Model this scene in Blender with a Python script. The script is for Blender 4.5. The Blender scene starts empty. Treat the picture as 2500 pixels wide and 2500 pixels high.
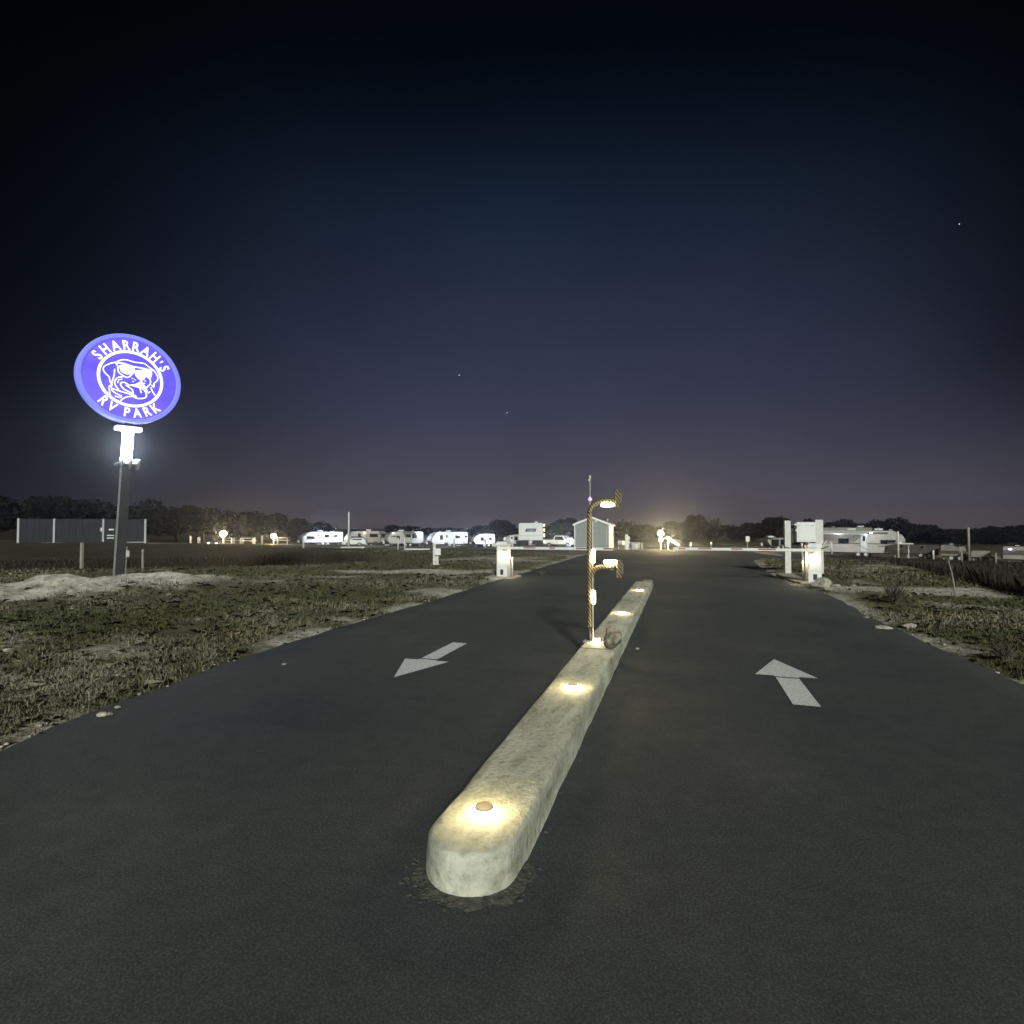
import bpy, bmesh, math, random
import numpy as np
from mathutils import Vector, Matrix, noise
rnd = random.Random(7)
nrg = np.random.default_rng(7)
SC = bpy.context.scene
COL = SC.collection
R = math.radians

# ---------------------------------------------------------------- camera
F = 1370.0                       # focal length in pixels of the 2500 px photograph
YAW = math.atan(412 / F); PITCH = math.atan(38 / F)
cam_d = bpy.data.cameras.new('camera'); cam = bpy.data.objects.new('camera', cam_d); COL.objects.link(cam)
cam_d.sensor_width = 36; cam_d.sensor_height = 36; cam_d.sensor_fit = 'HORIZONTAL'
cam_d.lens = F / 2500 * 36; cam_d.clip_start = 0.05; cam_d.clip_end = 6000
cam.location = (0, 0, 1.6); cam.rotation_euler = (math.pi / 2 + PITCH, 0, YAW)
SC.camera = cam
CAM = Vector((0, 0, 1.6))
FWD = Vector((-math.sin(YAW) * math.cos(PITCH), math.cos(YAW) * math.cos(PITCH), math.sin(PITCH)))
RT = Vector((math.cos(YAW), math.sin(YAW), 0)); UP = RT.cross(FWD)
def ray(px, py): return RT * ((px - 1250) / F) - UP * ((py - 1250) / F) + FWD
def P(px, py, z=0.0):
    d = ray(px, py); return CAM + d * ((z - 1.6) / d.z)
def D(px, py, dep): return CAM + ray(px, py) * dep

# ---------------------------------------------------------------- sky
W = bpy.data.worlds.new('World'); SC.world = W; W.use_nodes = True
nt = W.node_tree; nt.nodes.clear()
def nn(t, kind, **kw):
    n = t.nodes.new(kind)
    for k, v in kw.items(): setattr(n, k, v)
    return n
EV = 3.0
out = nn(nt, 'ShaderNodeOutputWorld'); bg = nn(nt, 'ShaderNodeBackground')
tc = nn(nt, 'ShaderNodeTexCoord'); sep = nn(nt, 'ShaderNodeSeparateXYZ')
nt.links.new(tc.outputs['Generated'], sep.inputs[0])
asin = nn(nt, 'ShaderNodeMath', operation='ARCSINE'); nt.links.new(sep.outputs['Z'], asin.inputs[0])
elev = nn(nt, 'ShaderNodeMath', operation='DIVIDE'); nt.links.new(asin.outputs[0], elev.inputs[0]); elev.inputs[1].default_value = math.pi / 2
def ramp(tree, stops, fac=None, interp='LINEAR'):
    r = nn(tree, 'ShaderNodeValToRGB'); r.color_ramp.interpolation = interp
    e = r.color_ramp.elements
    while len(e) > 1: e.remove(e[-1])
    e[0].position = stops[0][0]; e[0].color = (*stops[0][1], 1)
    for p, c in stops[1:]:
        q = e.new(p); q.color = (*c, 1)
    if fac is not None: tree.links.new(fac, r.inputs[0])
    return r
def s2l(c): return tuple((v / 255 / 12.92) if v / 255 <= .04045 else ((v / 255 + .055) / 1.055) ** 2.4 for v in c)
SKYRAMP = [(0.0, s2l((98, 90, 92))), (1.3 / 90, s2l((94, 88, 94))), (4 / 90, s2l((80, 78, 90))), (8 / 90, s2l((66, 67, 85))),
           (14 / 90, s2l((52, 56, 77))), (21 / 90, s2l((38, 46, 64))), (28 / 90, s2l((25, 37, 54))), (35 / 90, s2l((9, 19, 33))), (41 / 90, s2l((1, 7, 15))), (50 / 90, s2l((0, 3, 8))), (1, s2l((0, 2, 5)))]
SIDERAMP = [(0.0, s2l((36, 34, 38))), (4 / 90, s2l((28, 30, 38))), (10 / 90, s2l((24, 29, 42))), (18 / 90, s2l((19, 27, 43))),
            (28 / 90, s2l((12, 20, 34))), (38 / 90, s2l((2, 7, 12))), (1, s2l((0, 2, 4)))]
r1 = ramp(nt, SKYRAMP, elev.outputs[0], 'B_SPLINE'); r2 = ramp(nt, SIDERAMP, elev.outputs[0], 'B_SPLINE')
# glow of the town beyond the park: strongest over the road ahead
ga = YAW - R(12)   # azimuth left of +Y
vm = nn(nt, 'ShaderNodeVectorMath', operation='MULTIPLY'); nt.links.new(tc.outputs['Generated'], vm.inputs[0]); vm.inputs[1].default_value = (1, 1, 0)
vn = nn(nt, 'ShaderNodeVectorMath', operation='NORMALIZE'); nt.links.new(vm.outputs[0], vn.inputs[0])
vd = nn(nt, 'ShaderNodeVectorMath', operation='DOT_PRODUCT'); nt.links.new(vn.outputs[0], vd.inputs[0]); vd.inputs[1].default_value = (-math.sin(ga), math.cos(ga), 0)
mr = nn(nt, 'ShaderNodeMapRange', interpolation_type='SMOOTHSTEP'); nt.links.new(vd.outputs['Value'], mr.inputs['Value'])
mr.inputs['From Min'].default_value = 0.60; mr.inputs['From Max'].default_value = 0.985
nz = nn(nt, 'ShaderNodeTexNoise'); nz.inputs['Scale'].default_value = 2.2; nz.inputs['Detail'].default_value = 3
nt.links.new(tc.outputs['Generated'], nz.inputs['Vector'])
mx = nn(nt, 'ShaderNodeMix', data_type='RGBA'); nt.links.new(mr.outputs[0], mx.inputs[0]); nt.links.new(r2.outputs[0], mx.inputs[6]); nt.links.new(r1.outputs[0], mx.inputs[7])
nm = nn(nt, 'ShaderNodeMapRange'); nt.links.new(nz.outputs[0], nm.inputs[0]); nm.inputs['From Min'].default_value = .3; nm.inputs['From Max'].default_value = .7
nm.inputs['To Min'].default_value = .88; nm.inputs['To Max'].default_value = 1.12
mul = nn(nt, 'ShaderNodeVectorMath', operation='SCALE'); nt.links.new(mx.outputs[2], mul.inputs[0]); nt.links.new(nm.outputs[0], mul.inputs['Scale'])
gb = YAW - R(1)
gc = Vector((-math.sin(gb) * math.cos(R(10)), math.cos(gb) * math.cos(R(10)), math.sin(R(10))))
v3 = nn(nt, 'ShaderNodeVectorMath', operation='DOT_PRODUCT'); nt.links.new(tc.outputs['Generated'], v3.inputs[0]); v3.inputs[1].default_value = gc
m3_ = nn(nt, 'ShaderNodeMapRange', interpolation_type='SMOOTHSTEP'); nt.links.new(v3.outputs['Value'], m3_.inputs['Value'])
m3_.inputs['From Min'].default_value = .66; m3_.inputs['From Max'].default_value = .97; m3_.inputs['To Min'].default_value = .06
eh = nn(nt, 'ShaderNodeMapRange', interpolation_type='SMOOTHSTEP'); nt.links.new(sep.outputs['Z'], eh.inputs['Value']); eh.inputs['From Min'].default_value = .0; eh.inputs['From Max'].default_value = .26
m4_ = nn(nt, 'ShaderNodeMix', data_type='FLOAT'); nt.links.new(eh.outputs[0], m4_.inputs[0]); m4_.inputs[2].default_value = 1; nt.links.new(m3_.outputs[0], m4_.inputs[3])
mul2 = nn(nt, 'ShaderNodeVectorMath', operation='SCALE'); nt.links.new(mul.outputs[0], mul2.inputs[0]); nt.links.new(m4_.outputs[0], mul2.inputs['Scale'])
nt.links.new(mul2.outputs[0], bg.inputs['Color']); bg.inputs['Strength'].default_value = 1.0 / 2 ** EV
nt.links.new(bg.outputs[0], out.inputs[0])
W.cycles.sampling_method = 'MANUAL'; W.cycles.sample_map_resolution = 256

# ---------------------------------------------------------------- moon
sd = bpy.data.lights.new('moon', 'SUN'); so = bpy.data.objects.new('moon', sd); COL.objects.link(so)
sd.energy = 0.54; sd.angle = R(6); sd.color = (0.95, 1.0, 0.93)
mdir = Vector((-0.42, 1.0, -math.tan(R(25)) * 1.08)).normalized()      # the way the light travels
so.rotation_euler = mdir.to_track_quat('-Z', 'Y').to_euler()
vs = SC.view_settings; vs.view_transform = 'Standard'; vs.look = 'None'; vs.exposure = EV; vs.gamma = 1; vs.use_curve_mapping = False
SC.render.engine = 'CYCLES'
SC.cycles.use_denoising = True; SC.cycles.max_bounces = 5; SC.cycles.diffuse_bounces = 2; SC.cycles.glossy_bounces = 3
SC.cycles.transmission_bounces = 4; SC.cycles.volume_bounces = 0; SC.cycles.sample_clamp_indirect = 4
SC.cycles.caustics_reflective = False; SC.cycles.caustics_refractive = False

# ---------------------------------------------------------------- helpers
MB = 1 / 2 ** EV      # one displayed unit of radiance
def tag(o, label=None, cat=None, group=None, kind=None):
    if label: o['label'] = label
    if cat: o['category'] = cat
    if group: o['group'] = group
    if kind: o['kind'] = kind
    return o
def empty(name, loc, rz=0, label=None, cat=None, group=None):
    o = bpy.data.objects.new(name, None); COL.objects.link(o); o.location = loc; o.rotation_euler = (0, 0, rz)
    o.empty_display_size = .1
    return tag(o, label, cat, group)
def link(name, me, m=None, parent=None, loc=None):
    o = bpy.data.objects.new(name, me); COL.objects.link(o)
    if m: 
        for x in (m if isinstance(m, (list, tuple)) else [m]): me.materials.append(x)
    if parent: o.parent = parent
    if loc: o.location = loc
    return o
def obj(name, bm, m, parent=None, loc=None, smooth=False, label=None):
    me = bpy.data.meshes.new(name)
    bmesh.ops.recalc_face_normals(bm, faces=bm.faces)
    bm.to_mesh(me); bm.free()
    if smooth: me.polygons.foreach_set('use_smooth', [True] * len(me.polygons))
    o = link(name, me, m, parent, loc)
    if label: o['label'] = label
    return o
def BM(): return bmesh.new()
def box(bm, x0, x1, y0, y1, z0, z1, bev=0, rot=None, seg=1):
    m = Matrix.Translation(((x0 + x1) / 2, (y0 + y1) / 2, (z0 + z1) / 2)) @ (rot or Matrix()) @ Matrix.Diagonal((abs(x1 - x0), abs(y1 - y0), abs(z1 - z0), 1))
    r = bmesh.ops.create_cube(bm, size=1, matrix=m)
    if bev:
        es = list({e for v in r['verts'] for e in v.link_edges})
        bmesh.ops.bevel(bm, geom=es, offset=bev, segments=seg, affect='EDGES', profile=.5)
    return bm
def tube(bm, pts, r, n=10, cap=True):
    pts = [Vector(p) for p in pts]; rs = r if isinstance(r, (list, tuple)) else [r] * len(pts)
    rings = []; ref = None
    for i, p in enumerate(pts):
        t = (pts[min(i + 1, len(pts) - 1)] - pts[max(i - 1, 0)]).normalized()
        if ref is None:
            ref = Vector((1, 0, 0)) if abs(t.x) < .9 else Vector((0, 1, 0))
        a = (ref - t * ref.dot(t)).normalized(); ref = a; b = t.cross(a)
        rings.append([bm.verts.new(p + (a * math.cos(k * 2 * math.pi / n) + b * math.sin(k * 2 * math.pi / n)) * rs[i]) for k in range(n)])
    for A, B in zip(rings, rings[1:]):
        for k in range(n): bm.faces.new((A[k], A[(k + 1) % n], B[(k + 1) % n], B[k]))
    if cap:
        bm.faces.new(rings[0]); bm.faces.new(rings[-1])
    return bm
def prism(bm, poly, depth0, depth1, axis='y', bev=0):
    """poly in (a, z); extruded along axis between depth0 and depth1"""
    def v(a, b, d): return (a, d, b) if axis == 'y' else ((d, a, b) if axis == 'x' else (a, b, d))
    A = [bm.verts.new(v(a, b, depth0)) for a, b in poly]; B = [bm.verts.new(v(a, b, depth1)) for a, b in poly]
    n = len(poly); fs = [bm.faces.new(A), bm.faces.new(B)]
    for k in range(n): fs.append(bm.faces.new((A[k], A[(k + 1) % n], B[(k + 1) % n], B[k])))
    if bev:
        es = [e for e in {e for f in fs for e in f.edges}]
        bmesh.ops.bevel(bm, geom=es, offset=bev, segments=2, affect='EDGES', profile=.5)
    return bm
def disc(bm, r, y0, y1, n=64, cx=0, cz=0, rin=None):
    """solid disc or ring about the local y axis"""
    def ring(rr, y): return [bm.verts.new((cx + rr * math.cos(k * 2 * math.pi / n), y, cz + rr * math.sin(k * 2 * math.pi / n))) for k in range(n)]
    a, b = ring(r, y0), ring(r, y1)
    def st(A, B):
        for k in range(n): bm.faces.new((A[k], A[(k + 1) % n], B[(k + 1) % n], B[k]))
    st(a, b)
    if rin is None: bm.faces.new(a); bm.faces.new(b)
    else:
        c, d = ring(rin, y0), ring(rin, y1); st(a, c); st(c, d); st(d, b)
    return bm
def mat(name, col, rough=.7, metal=0, noise_s=None, amt=.25, col2=None, bump=0, bump_s=40, spec=.5, emit=None, es=0, detail=4):
    m = bpy.data.materials.new(name); m.use_nodes = True; t = m.node_tree; b = t.nodes['Principled BSDF']
    b.inputs['Base Color'].default_value = (*col, 1); b.inputs['Roughness'].default_value = rough; b.inputs['Metallic'].default_value = metal
    b.inputs['Specular IOR Level'].default_value = spec
    t_c = nn(t, 'ShaderNodeTexCoord')
    if noise_s:
        n = nn(t, 'ShaderNodeTexNoise'); n.inputs['Scale'].default_value = noise_s; n.inputs['Detail'].default_value = detail; n.inputs['Roughness'].default_value = .6
        t.links.new(t_c.outputs['Object'], n.inputs['Vector'])
        c2 = col2 or tuple(c * (1 - amt) for c in col)
        rr = ramp(t, [(.35, c2), (.65, col)], n.outputs[0]); t.links.new(rr.outputs[0], b.inputs['Base Color'])
        r3 = nn(t, 'ShaderNodeMapRange'); t.links.new(n.outputs[0], r3.inputs[0]); r3.inputs['To Min'].default_value = max(0, rough - .15); r3.inputs['To Max'].default_value = min(1, rough + .15)
        t.links.new(r3.outputs[0], b.inputs['Roughness'])
    if bump:
        n2 = nn(t, 'ShaderNodeTexNoise'); n2.inputs['Scale'].default_value = bump_s; n2.inputs['Detail'].default_value = 5
        t.links.new(t_c.outputs['Object'], n2.inputs['Vector'])
        bp = nn(t, 'ShaderNodeBump'); bp.inputs['Strength'].default_value = 1; bp.inputs['Distance'].default_value = bump
        t.links.new(n2.outputs[0], bp.inputs['Height']); t.links.new(bp.outputs[0], b.inputs['Normal'])
    if emit:
        b.inputs['Emission Color'].default_value = (*emit, 1); b.inputs['Emission Strength'].default_value = es * MB
    return m
def fast_mesh(name, verts, faces, nper):
    me = bpy.data.meshes.new(name)
    me.vertices.add(len(verts)); me.vertices.foreach_set('co', np.asarray(verts, np.float32).ravel())
    nf = len(faces); me.loops.add(nf * nper); me.loops.foreach_set('vertex_index', np.asarray(faces, np.int32).ravel())
    me.polygons.add(nf); me.polygons.foreach_set('loop_start', np.arange(0, nf * nper, nper, dtype=np.int32))
    me.polygons.foreach_set('loop_total', np.full(nf, nper, np.int32)); me.update(calc_edges=True); return me
def pt_light(name, parent, loc, watts, col, r=.05, spot=None, rot=None):
    l = bpy.data.lights.new(name, 'SPOT' if spot else 'POINT'); l.energy = watts; l.color = col; l.shadow_soft_size = r
    if spot: l.spot_size = spot; l.spot_blend = .6
    o = bpy.data.objects.new(name, l); COL.objects.link(o); o.parent = parent; o.location = loc
    if rot is not None: o.rotation_euler = rot
    return o
def copy_tree(o, parent=None):
    c = o.copy(); COL.objects.link(c)
    if parent: c.parent = parent
    for ch in list(o.children): copy_tree(ch, c)
    return c

# vectorised value noise
_perm = nrg.random((256, 256))
def vnoise(x, y, s=1.0):
    x = x / s; y = y / s; xi = np.floor(x).astype(int); yi = np.floor(y).astype(int); fx = x - xi; fy = y - yi
    fx = fx * fx * (3 - 2 * fx); fy = fy * fy * (3 - 2 * fy)
    g = lambda a, b: _perm[a & 255, b & 255]
    return (g(xi, yi) * (1 - fx) + g(xi + 1, yi) * fx) * (1 - fy) + (g(xi, yi + 1) * (1 - fx) + g(xi + 1, yi + 1) * fx) * fy
def fbm(x, y, s=1.0, o=4):
    r = 0; a = .5
    for k in range(o): r = r + a * vnoise(x + 17 * k, y - 31 * k, s / 2 ** k); a *= .5
    return r / (1 - .5 ** o)
def sst(a, b, x):
    t = np.clip((x - a) / (b - a), 0, 1); return t * t * (3 - 2 * t)

# ---------------------------------------------------------------- terrain
def XL(y): return np.interp(y, [-8, 0, 2.7, 3.4, 5.4, 7.6, 11.8, 15.8, 17.5, 36, 43, 46], [-4.5, -4.5, -4.66, -4.85, -5.12, -5.26, -5.2, -5.4, -5.3, -5.5, -9, -60])
def XR(y): return np.interp(y, [-8, 6.6, 11.7, 14.6, 16.2, 17.2, 23, 30, 36, 43, 46], [3.45, 3.36, 3.2, 3.4, 3.2, 2.95, 2.98, 3.4, 4.5, 9, 60])
CTRL = []      # (x, y, z) ground points read off the photograph
def ctl(px, py, dep):
    p = D(px, py, dep); CTRL.append((p.x, p.y, p.z))
for a in [(60, 1326, 46), (200, 1327, 46), (355, 1329, 46), (-200, 1326, 46), (475, 1328, 55), (545, 1327, 62), (668, 1328, 66), (600, 1329, 66),
          (745, 1331, 100), (833, 1331, 100), (900, 1333, 100), (985, 1333, 100), (1095, 1335, 100), (1180, 1336, 100), (1300, 1336, 80), (1390, 1336, 85),
          (1447, 1338, 58), (1500, 1338, 58), (1540, 1341, 56), (1620, 1342, 60), (1700, 1341, 80), (1825, 1342, 70), (1890, 1344, 75),
          (2003, 1352, 72), (2100, 1358, 72), (2190, 1362, 72), (2250, 1364, 66), (2330, 1372, 62), (2400, 1372, 62), (2480, 1376, 60), (2700, 1380, 60),
          (850, 1340, 70), (2150, 1378, 32), (2300, 1384, 32), (2450, 1388, 32), (2620, 1390, 32), (2250, 1374, 44), (2400, 1378, 44), (2550, 1382, 44), (2800, 1385, 40), (2120, 1368, 44), (960, 1341, 60), (1560, 1344, 48), (1300, 1345, 50), (1200, 1345, 50), (1750, 1346, 48), (1063, 1381, 23.8),
          (200, 1318, 150), (800, 1316, 170), (1300, 1320, 170), (1700, 1322, 170), (2200, 1338, 150), (2600, 1345, 150), (-400, 1318, 150), (3200, 1345, 120)]: ctl(*a)
for x in range(-16, 17, 3):
    for y in range(-8, 27, 3): CTRL.append((x, y, 0.0))
for x in (-26, -22, -19):
    for y in range(-8, 16, 4): CTRL.append((x, y, 0.0))
for x in (19, 23, 30):
    for y in range(-8, 22, 5): CTRL.append((x, y, -.03 * (x - 16) * .5))
CT = np.array(CTRL)
def base(x, y):
    x = np.asarray(x, float); y = np.asarray(y, float); sh = x.shape; x = x.ravel(); y = y.ravel()
    num = np.zeros_like(x); den = np.zeros_like(x)
    for cx, cy, cz in CT:
        d2 = (x - cx) ** 2 + (y - cy) ** 2 + 2.0
        w = 1 / (d2 * d2 if True else d2)
        num += w * cz; den += w
    far = np.hypot(x, y); z = num / den
    return z.reshape(sh)
DITCH_A = np.array([-23.2, 13.8]); DITCH_T = np.array([8.4, 8.9]) / math.hypot(8.4, 8.9); DITCH_N = np.array([-DITCH_T[1], DITCH_T[0]])
def ditch(x, y):
    s = (x - DITCH_A[0]) * DITCH_N[0] + (y - DITCH_A[1]) * DITCH_N[1]; t = (x - DITCH_A[0]) * DITCH_T[0] + (y - DITCH_A[1]) * DITCH_T[1]
    prof = sst(.2, 2.5, s) * (1 - sst(4.5, 11, s)); fade = 1 - sst(9, 17, t)
    return prof * fade, s, t
def roadm(x, y):
    """1 inside the carriageway"""
    return ((x > XL(y)) & (x < XR(y)) & (y < 53)).astype(float)
def edist(x, y): return np.maximum(np.maximum(XL(y) - x, x - XR(y)), (y - 53))
SM = P(185, 1446); SMX, SMY = SM.x, SM.y
def height(x, y):
    z = base(x, y)
    e = edist(x, y)
    d = np.hypot(x, y)
    near = 1 - sst(25, 60, d)
    b = (fbm(x, y, 1.6, 5) - .5) * .16 * near + (fbm(x + 50, y, 7, 3) - .5) * .5 * (sst(3, 12, e)) * (1 - sst(60, 140, d)) * (1 - .8 * sst(6, 12, x))
    k = sst(.0, 1.2, e)
    z = z + b * k + .03 * sst(.15, .8, e) * near - .035 * (1 - sst(-.05, .25, e))
    dv, s, t = ditch(x, y)
    z = z - 1.15 * dv
    # mound of pale sand round the foot of the sign
    g = np.exp(-(((x - SMX) * DITCH_T[0] + (y - SMY) * DITCH_T[1]) / 3.6) ** 2 - (((x - SMX) * DITCH_N[0] + (y - SMY) * DITCH_N[1]) / 1.9) ** 2)
    z = z + g * (.42 + .6 * (fbm(x, y, .7, 3) - .5))
    # shallow dip on the right where the tall weeds grow
    q = sst(6.5, 9.5, x - .12 * (y - 10)) * (1 - sst(16, 24, x)) * (1 - sst(30, 42, y)) * sst(9, 12, y)
    z = z - .35 * q
    return z
def H(x, y): return float(height(np.array([x]), np.array([y]))[0])
def G(px, dep, py=1330):
    p = D(px, py, dep); return Vector((p.x, p.y, H(p.x, p.y)))

# ground sheet
N = 560
u = np.linspace(-1, 1, N); g1 = 900 * np.sign(u) * np.abs(u) ** 3.4 + u * 14
gx, gy = np.meshgrid(g1, g1 + 9.0)
gz = height(gx, gy)
far = np.hypot(gx, gy)
idx = np.arange(N * N).reshape(N, N)
faces = np.stack([idx[:-1, :-1], idx[:-1, 1:], idx[1:, 1:], idx[1:, :-1]], -1).reshape(-1, 4)
me = fast_mesh('ground', np.stack([gx, gy, gz], -1).reshape(-1, 3), faces, 4)
me.polygons.foreach_set('use_smooth', [True] * len(me.polygons))
# masks: red = bare pale sand, green = dark brown weedy soil, plus far field darkened for lack of light
def masks(x, y):
    e = edist(x, y); dv, s, t = ditch(x, y)
    g = np.exp(-(((x - SMX) * DITCH_T[0] + (y - SMY) * DITCH_T[1]) / 4.4) ** 2 - (((x - SMX) * DITCH_N[0] + (y - SMY) * DITCH_N[1]) / 2.3) ** 2)
    n1 = fbm(x, y, 2.6, 5); n2 = fbm(x + 90, y + 40, .9, 4); stre = fbm(x * .5, y * 1.6 + 7, 2.2, 4)
    sand = sst(.55, .70, n1 + .25 * (n2 - .5)) * .8 + sst(.3, .75, g + .9 * (n2 - .5)) * sst(.02, .1, g) + (1 - sst(.02, .32 + .5 * n2, e)) * sst(.3, .6, n2)
    # pale sandy bank between gate and sign
    q = np.exp(-((y - (18.6 + .12 * (x + 9))) / 1.0) ** 2) * sst(-16, -10, x) * (1 - sst(-6, -5, x)); sand = sand + sst(.35, .75, q + .6 * (n2 - .45))
    q2 = np.exp(-((y - 16.3) / 1.1) ** 2) * sst(3.2, 3.8, x) * (1 - sst(8, 12, x)); sand = sand + sst(.3, .7, q2 + .5 * (n2 - .5))
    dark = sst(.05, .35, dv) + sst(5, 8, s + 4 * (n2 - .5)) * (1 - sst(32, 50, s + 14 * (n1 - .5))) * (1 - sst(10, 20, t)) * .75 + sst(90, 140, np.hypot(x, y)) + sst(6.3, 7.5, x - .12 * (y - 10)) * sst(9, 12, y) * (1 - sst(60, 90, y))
    sand = sand * (1 - np.clip(dark, 0, 1))
    return np.clip(sand, 0, 1), np.clip(dark, 0, 1)
ms, mdk = masks(gx, gy)
ca = me.color_attributes.new('cover', 'FLOAT_COLOR', 'POINT')
ca.data.foreach_set('color', np.stack([ms, mdk, np.zeros_like(ms), np.ones_like(ms)], -1).astype(np.float32).ravel())
mg = bpy.data.materials.new('field_soil'); mg.use_nodes = True; t = mg.node_tree; b = t.nodes['Principled BSDF']; b.inputs['Roughness'].default_value = .95; b.inputs['Specular IOR Level'].default_value = .15
at = nn(t, 'ShaderNodeAttribute', attribute_name='cover'); sp = nn(t, 'ShaderNodeSeparateColor'); t.links.new(at.outputs['Color'], sp.inputs[0])
tcg = nn(t, 'ShaderNodeTexCoord')
def gnoise(s, d=5, rr=.65):
    n = nn(t, 'ShaderNodeTexNoise'); n.inputs['Scale'].default_value = s; n.inputs['Detail'].default_value = d; n.inputs['Roughness'].default_value = rr
    t.links.new(tcg.outputs['Object'], n.inputs['Vector']); return n
na, nb, nc = gnoise(1.1), gnoise(14), gnoise(.22)
gr = ramp(t, [(.25, (.030, .028, .014)), (.45, (.062, .062, .028)), (.6, (.105, .095, .055)), (.75, (.16, .145, .10))], na.outputs[0])
gr2 = ramp(t, [(.3, (.035, .030, .016)), (.52, (.075, .072, .036)), (.7, (.20, .18, .13))], nb.outputs[0])
m1 = nn(t, 'ShaderNodeMix', data_type='RGBA'); m1.inputs[0].default_value = .5; t.links.new(gr.outputs[0], m1.inputs[6]); t.links.new(gr2.outputs[0], m1.inputs[7])
nd = gnoise(3.2, 6, .7); nmix = nn(t, 'ShaderNodeMath', operation='MULTIPLY_ADD'); t.links.new(nd.outputs[0], nmix.inputs[0]); nmix.inputs[1].default_value = .62
nsc = nn(t, 'ShaderNodeMath', operation='MULTIPLY'); t.links.new(nb.outputs[0], nsc.inputs[0]); nsc.inputs[1].default_value = .38; t.links.new(nsc.outputs[0], nmix.inputs[2])
sr = ramp(t, [(.36, (.10, .09, .06)), (.45, (.27, .25, .195)), (.54, (.44, .415, .35)), (.68, (.60, .575, .51))], nmix.outputs[0])
m2 = nn(t, 'ShaderNodeMix', data_type='RGBA'); t.links.new(sp.outputs[0], m2.inputs[0]); t.links.new(m1.outputs[2], m2.inputs[6]); t.links.new(sr.outputs[0], m2.inputs[7])
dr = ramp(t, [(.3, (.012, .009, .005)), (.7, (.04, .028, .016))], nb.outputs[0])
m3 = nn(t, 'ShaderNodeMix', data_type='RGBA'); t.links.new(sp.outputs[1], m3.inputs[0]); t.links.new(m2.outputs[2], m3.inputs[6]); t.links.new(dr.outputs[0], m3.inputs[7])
t.links.new(m3.outputs[2], b.inputs['Base Color'])
bp = nn(t, 'ShaderNodeBump'); bp.inputs['Distance'].default_value = .12; t.links.new(nmix.outputs[0], bp.inputs['Height']); t.links.new(bp.outputs[0], b.inputs['Normal'])
ground = link('ground', me, mg); tag(ground, 'rough field of dry grass, dark soil and pale sandy patches', kind='structure')

# road sheet
ys = np.concatenate([np.arange(-7, 30, .25), np.arange(30, 53.1, .5)]); xs_n = 36
wob = lambda y, s: .16 * (fbm(y * 0 + s, y, .9, 4) - .5) + .10 * (vnoise(y * 0 + s, y, .55) - .5)
vv = []
for y in ys:
    ya = np.array([y]); a = float(XL(ya)[0] + wob(ya, 3)[0]); c = float(XR(ya)[0] + wob(ya, 9)[0])
    xs = a + (c - a) * np.linspace(0, 1, xs_n)
    zs = base(xs, np.full(xs_n, y)) + .012
    zs[0] -= .03; zs[-1] -= .03
    xs[1] = xs[0] + .03; xs[-2] = xs[-1] - .03
    vv.append(np.stack([xs, np.full(xs_n, y), zs], -1))
vv = np.array(vv); ny = len(ys); idx = np.arange(ny * xs_n).reshape(ny, xs_n)
rf = np.stack([idx[:-1, :-1], idx[:-1, 1:], idx[1:, 1:], idx[1:, :-1]], -1).reshape(-1, 4)
me = fast_mesh('road', vv.reshape(-1, 3), rf, 4); me.polygons.foreach_set('use_smooth', [True] * len(me.polygons))
ma = bpy.data.materials.new('asphalt'); ma.use_nodes = True; t = ma.node_tree; b = t.nodes['Principled BSDF']
tcg = nn(t, 'ShaderNodeTexCoord'); n1 = gnoise(.35, 4); n2 = gnoise(95, 3); n3 = gnoise(7, 5); n4 = gnoise(420, 2)
a1 = ramp(t, [(.3, (.022, .025, .028)), (.42, (.036, .040, .041)), (.55, (.044, .046, .044)), (.7, (.064, .064, .058))], n1.outputs[0])
a2 = ramp(t, [(.3, (.60,) * 3), (.5, (1, 1, 1)), (.70, (1.9, 1.9, 1.85))], n2.outputs[0])
a3 = ramp(t, [(.3, (.85,) * 3), (.7, (1.12,) * 3)], n3.outputs[0])
k1 = nn(t, 'ShaderNodeMix', data_type='RGBA', blend_type='MULTIPLY'); k1.inputs[0].default_value = 1; t.links.new(a1.outputs[0], k1.inputs[6]); t.links.new(a2.outputs[0], k1.inputs[7])
k2 = nn(t, 'ShaderNodeMix', data_type='RGBA', blend_type='MULTIPLY'); k2.inputs[0].default_value = 1; t.links.new(k1.outputs[2], k2.inputs[6]); t.links.new(a3.outputs[0], k2.inputs[7])
t.links.new(k2.outputs[2], b.inputs['Base Color']); b.inputs['Roughness'].default_value = .8; b.inputs['Specular IOR Level'].default_value = .3
bp = nn(t, 'ShaderNodeBump'); bp.inputs['Distance'].default_value = .0012; t.links.new(n4.outputs[0], bp.inputs['Height']); t.links.new(bp.outputs[0], b.inputs['Normal'])
tag(link('road', me, ma), 'dark asphalt driveway splitting round a concrete island', kind='structure')

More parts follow.
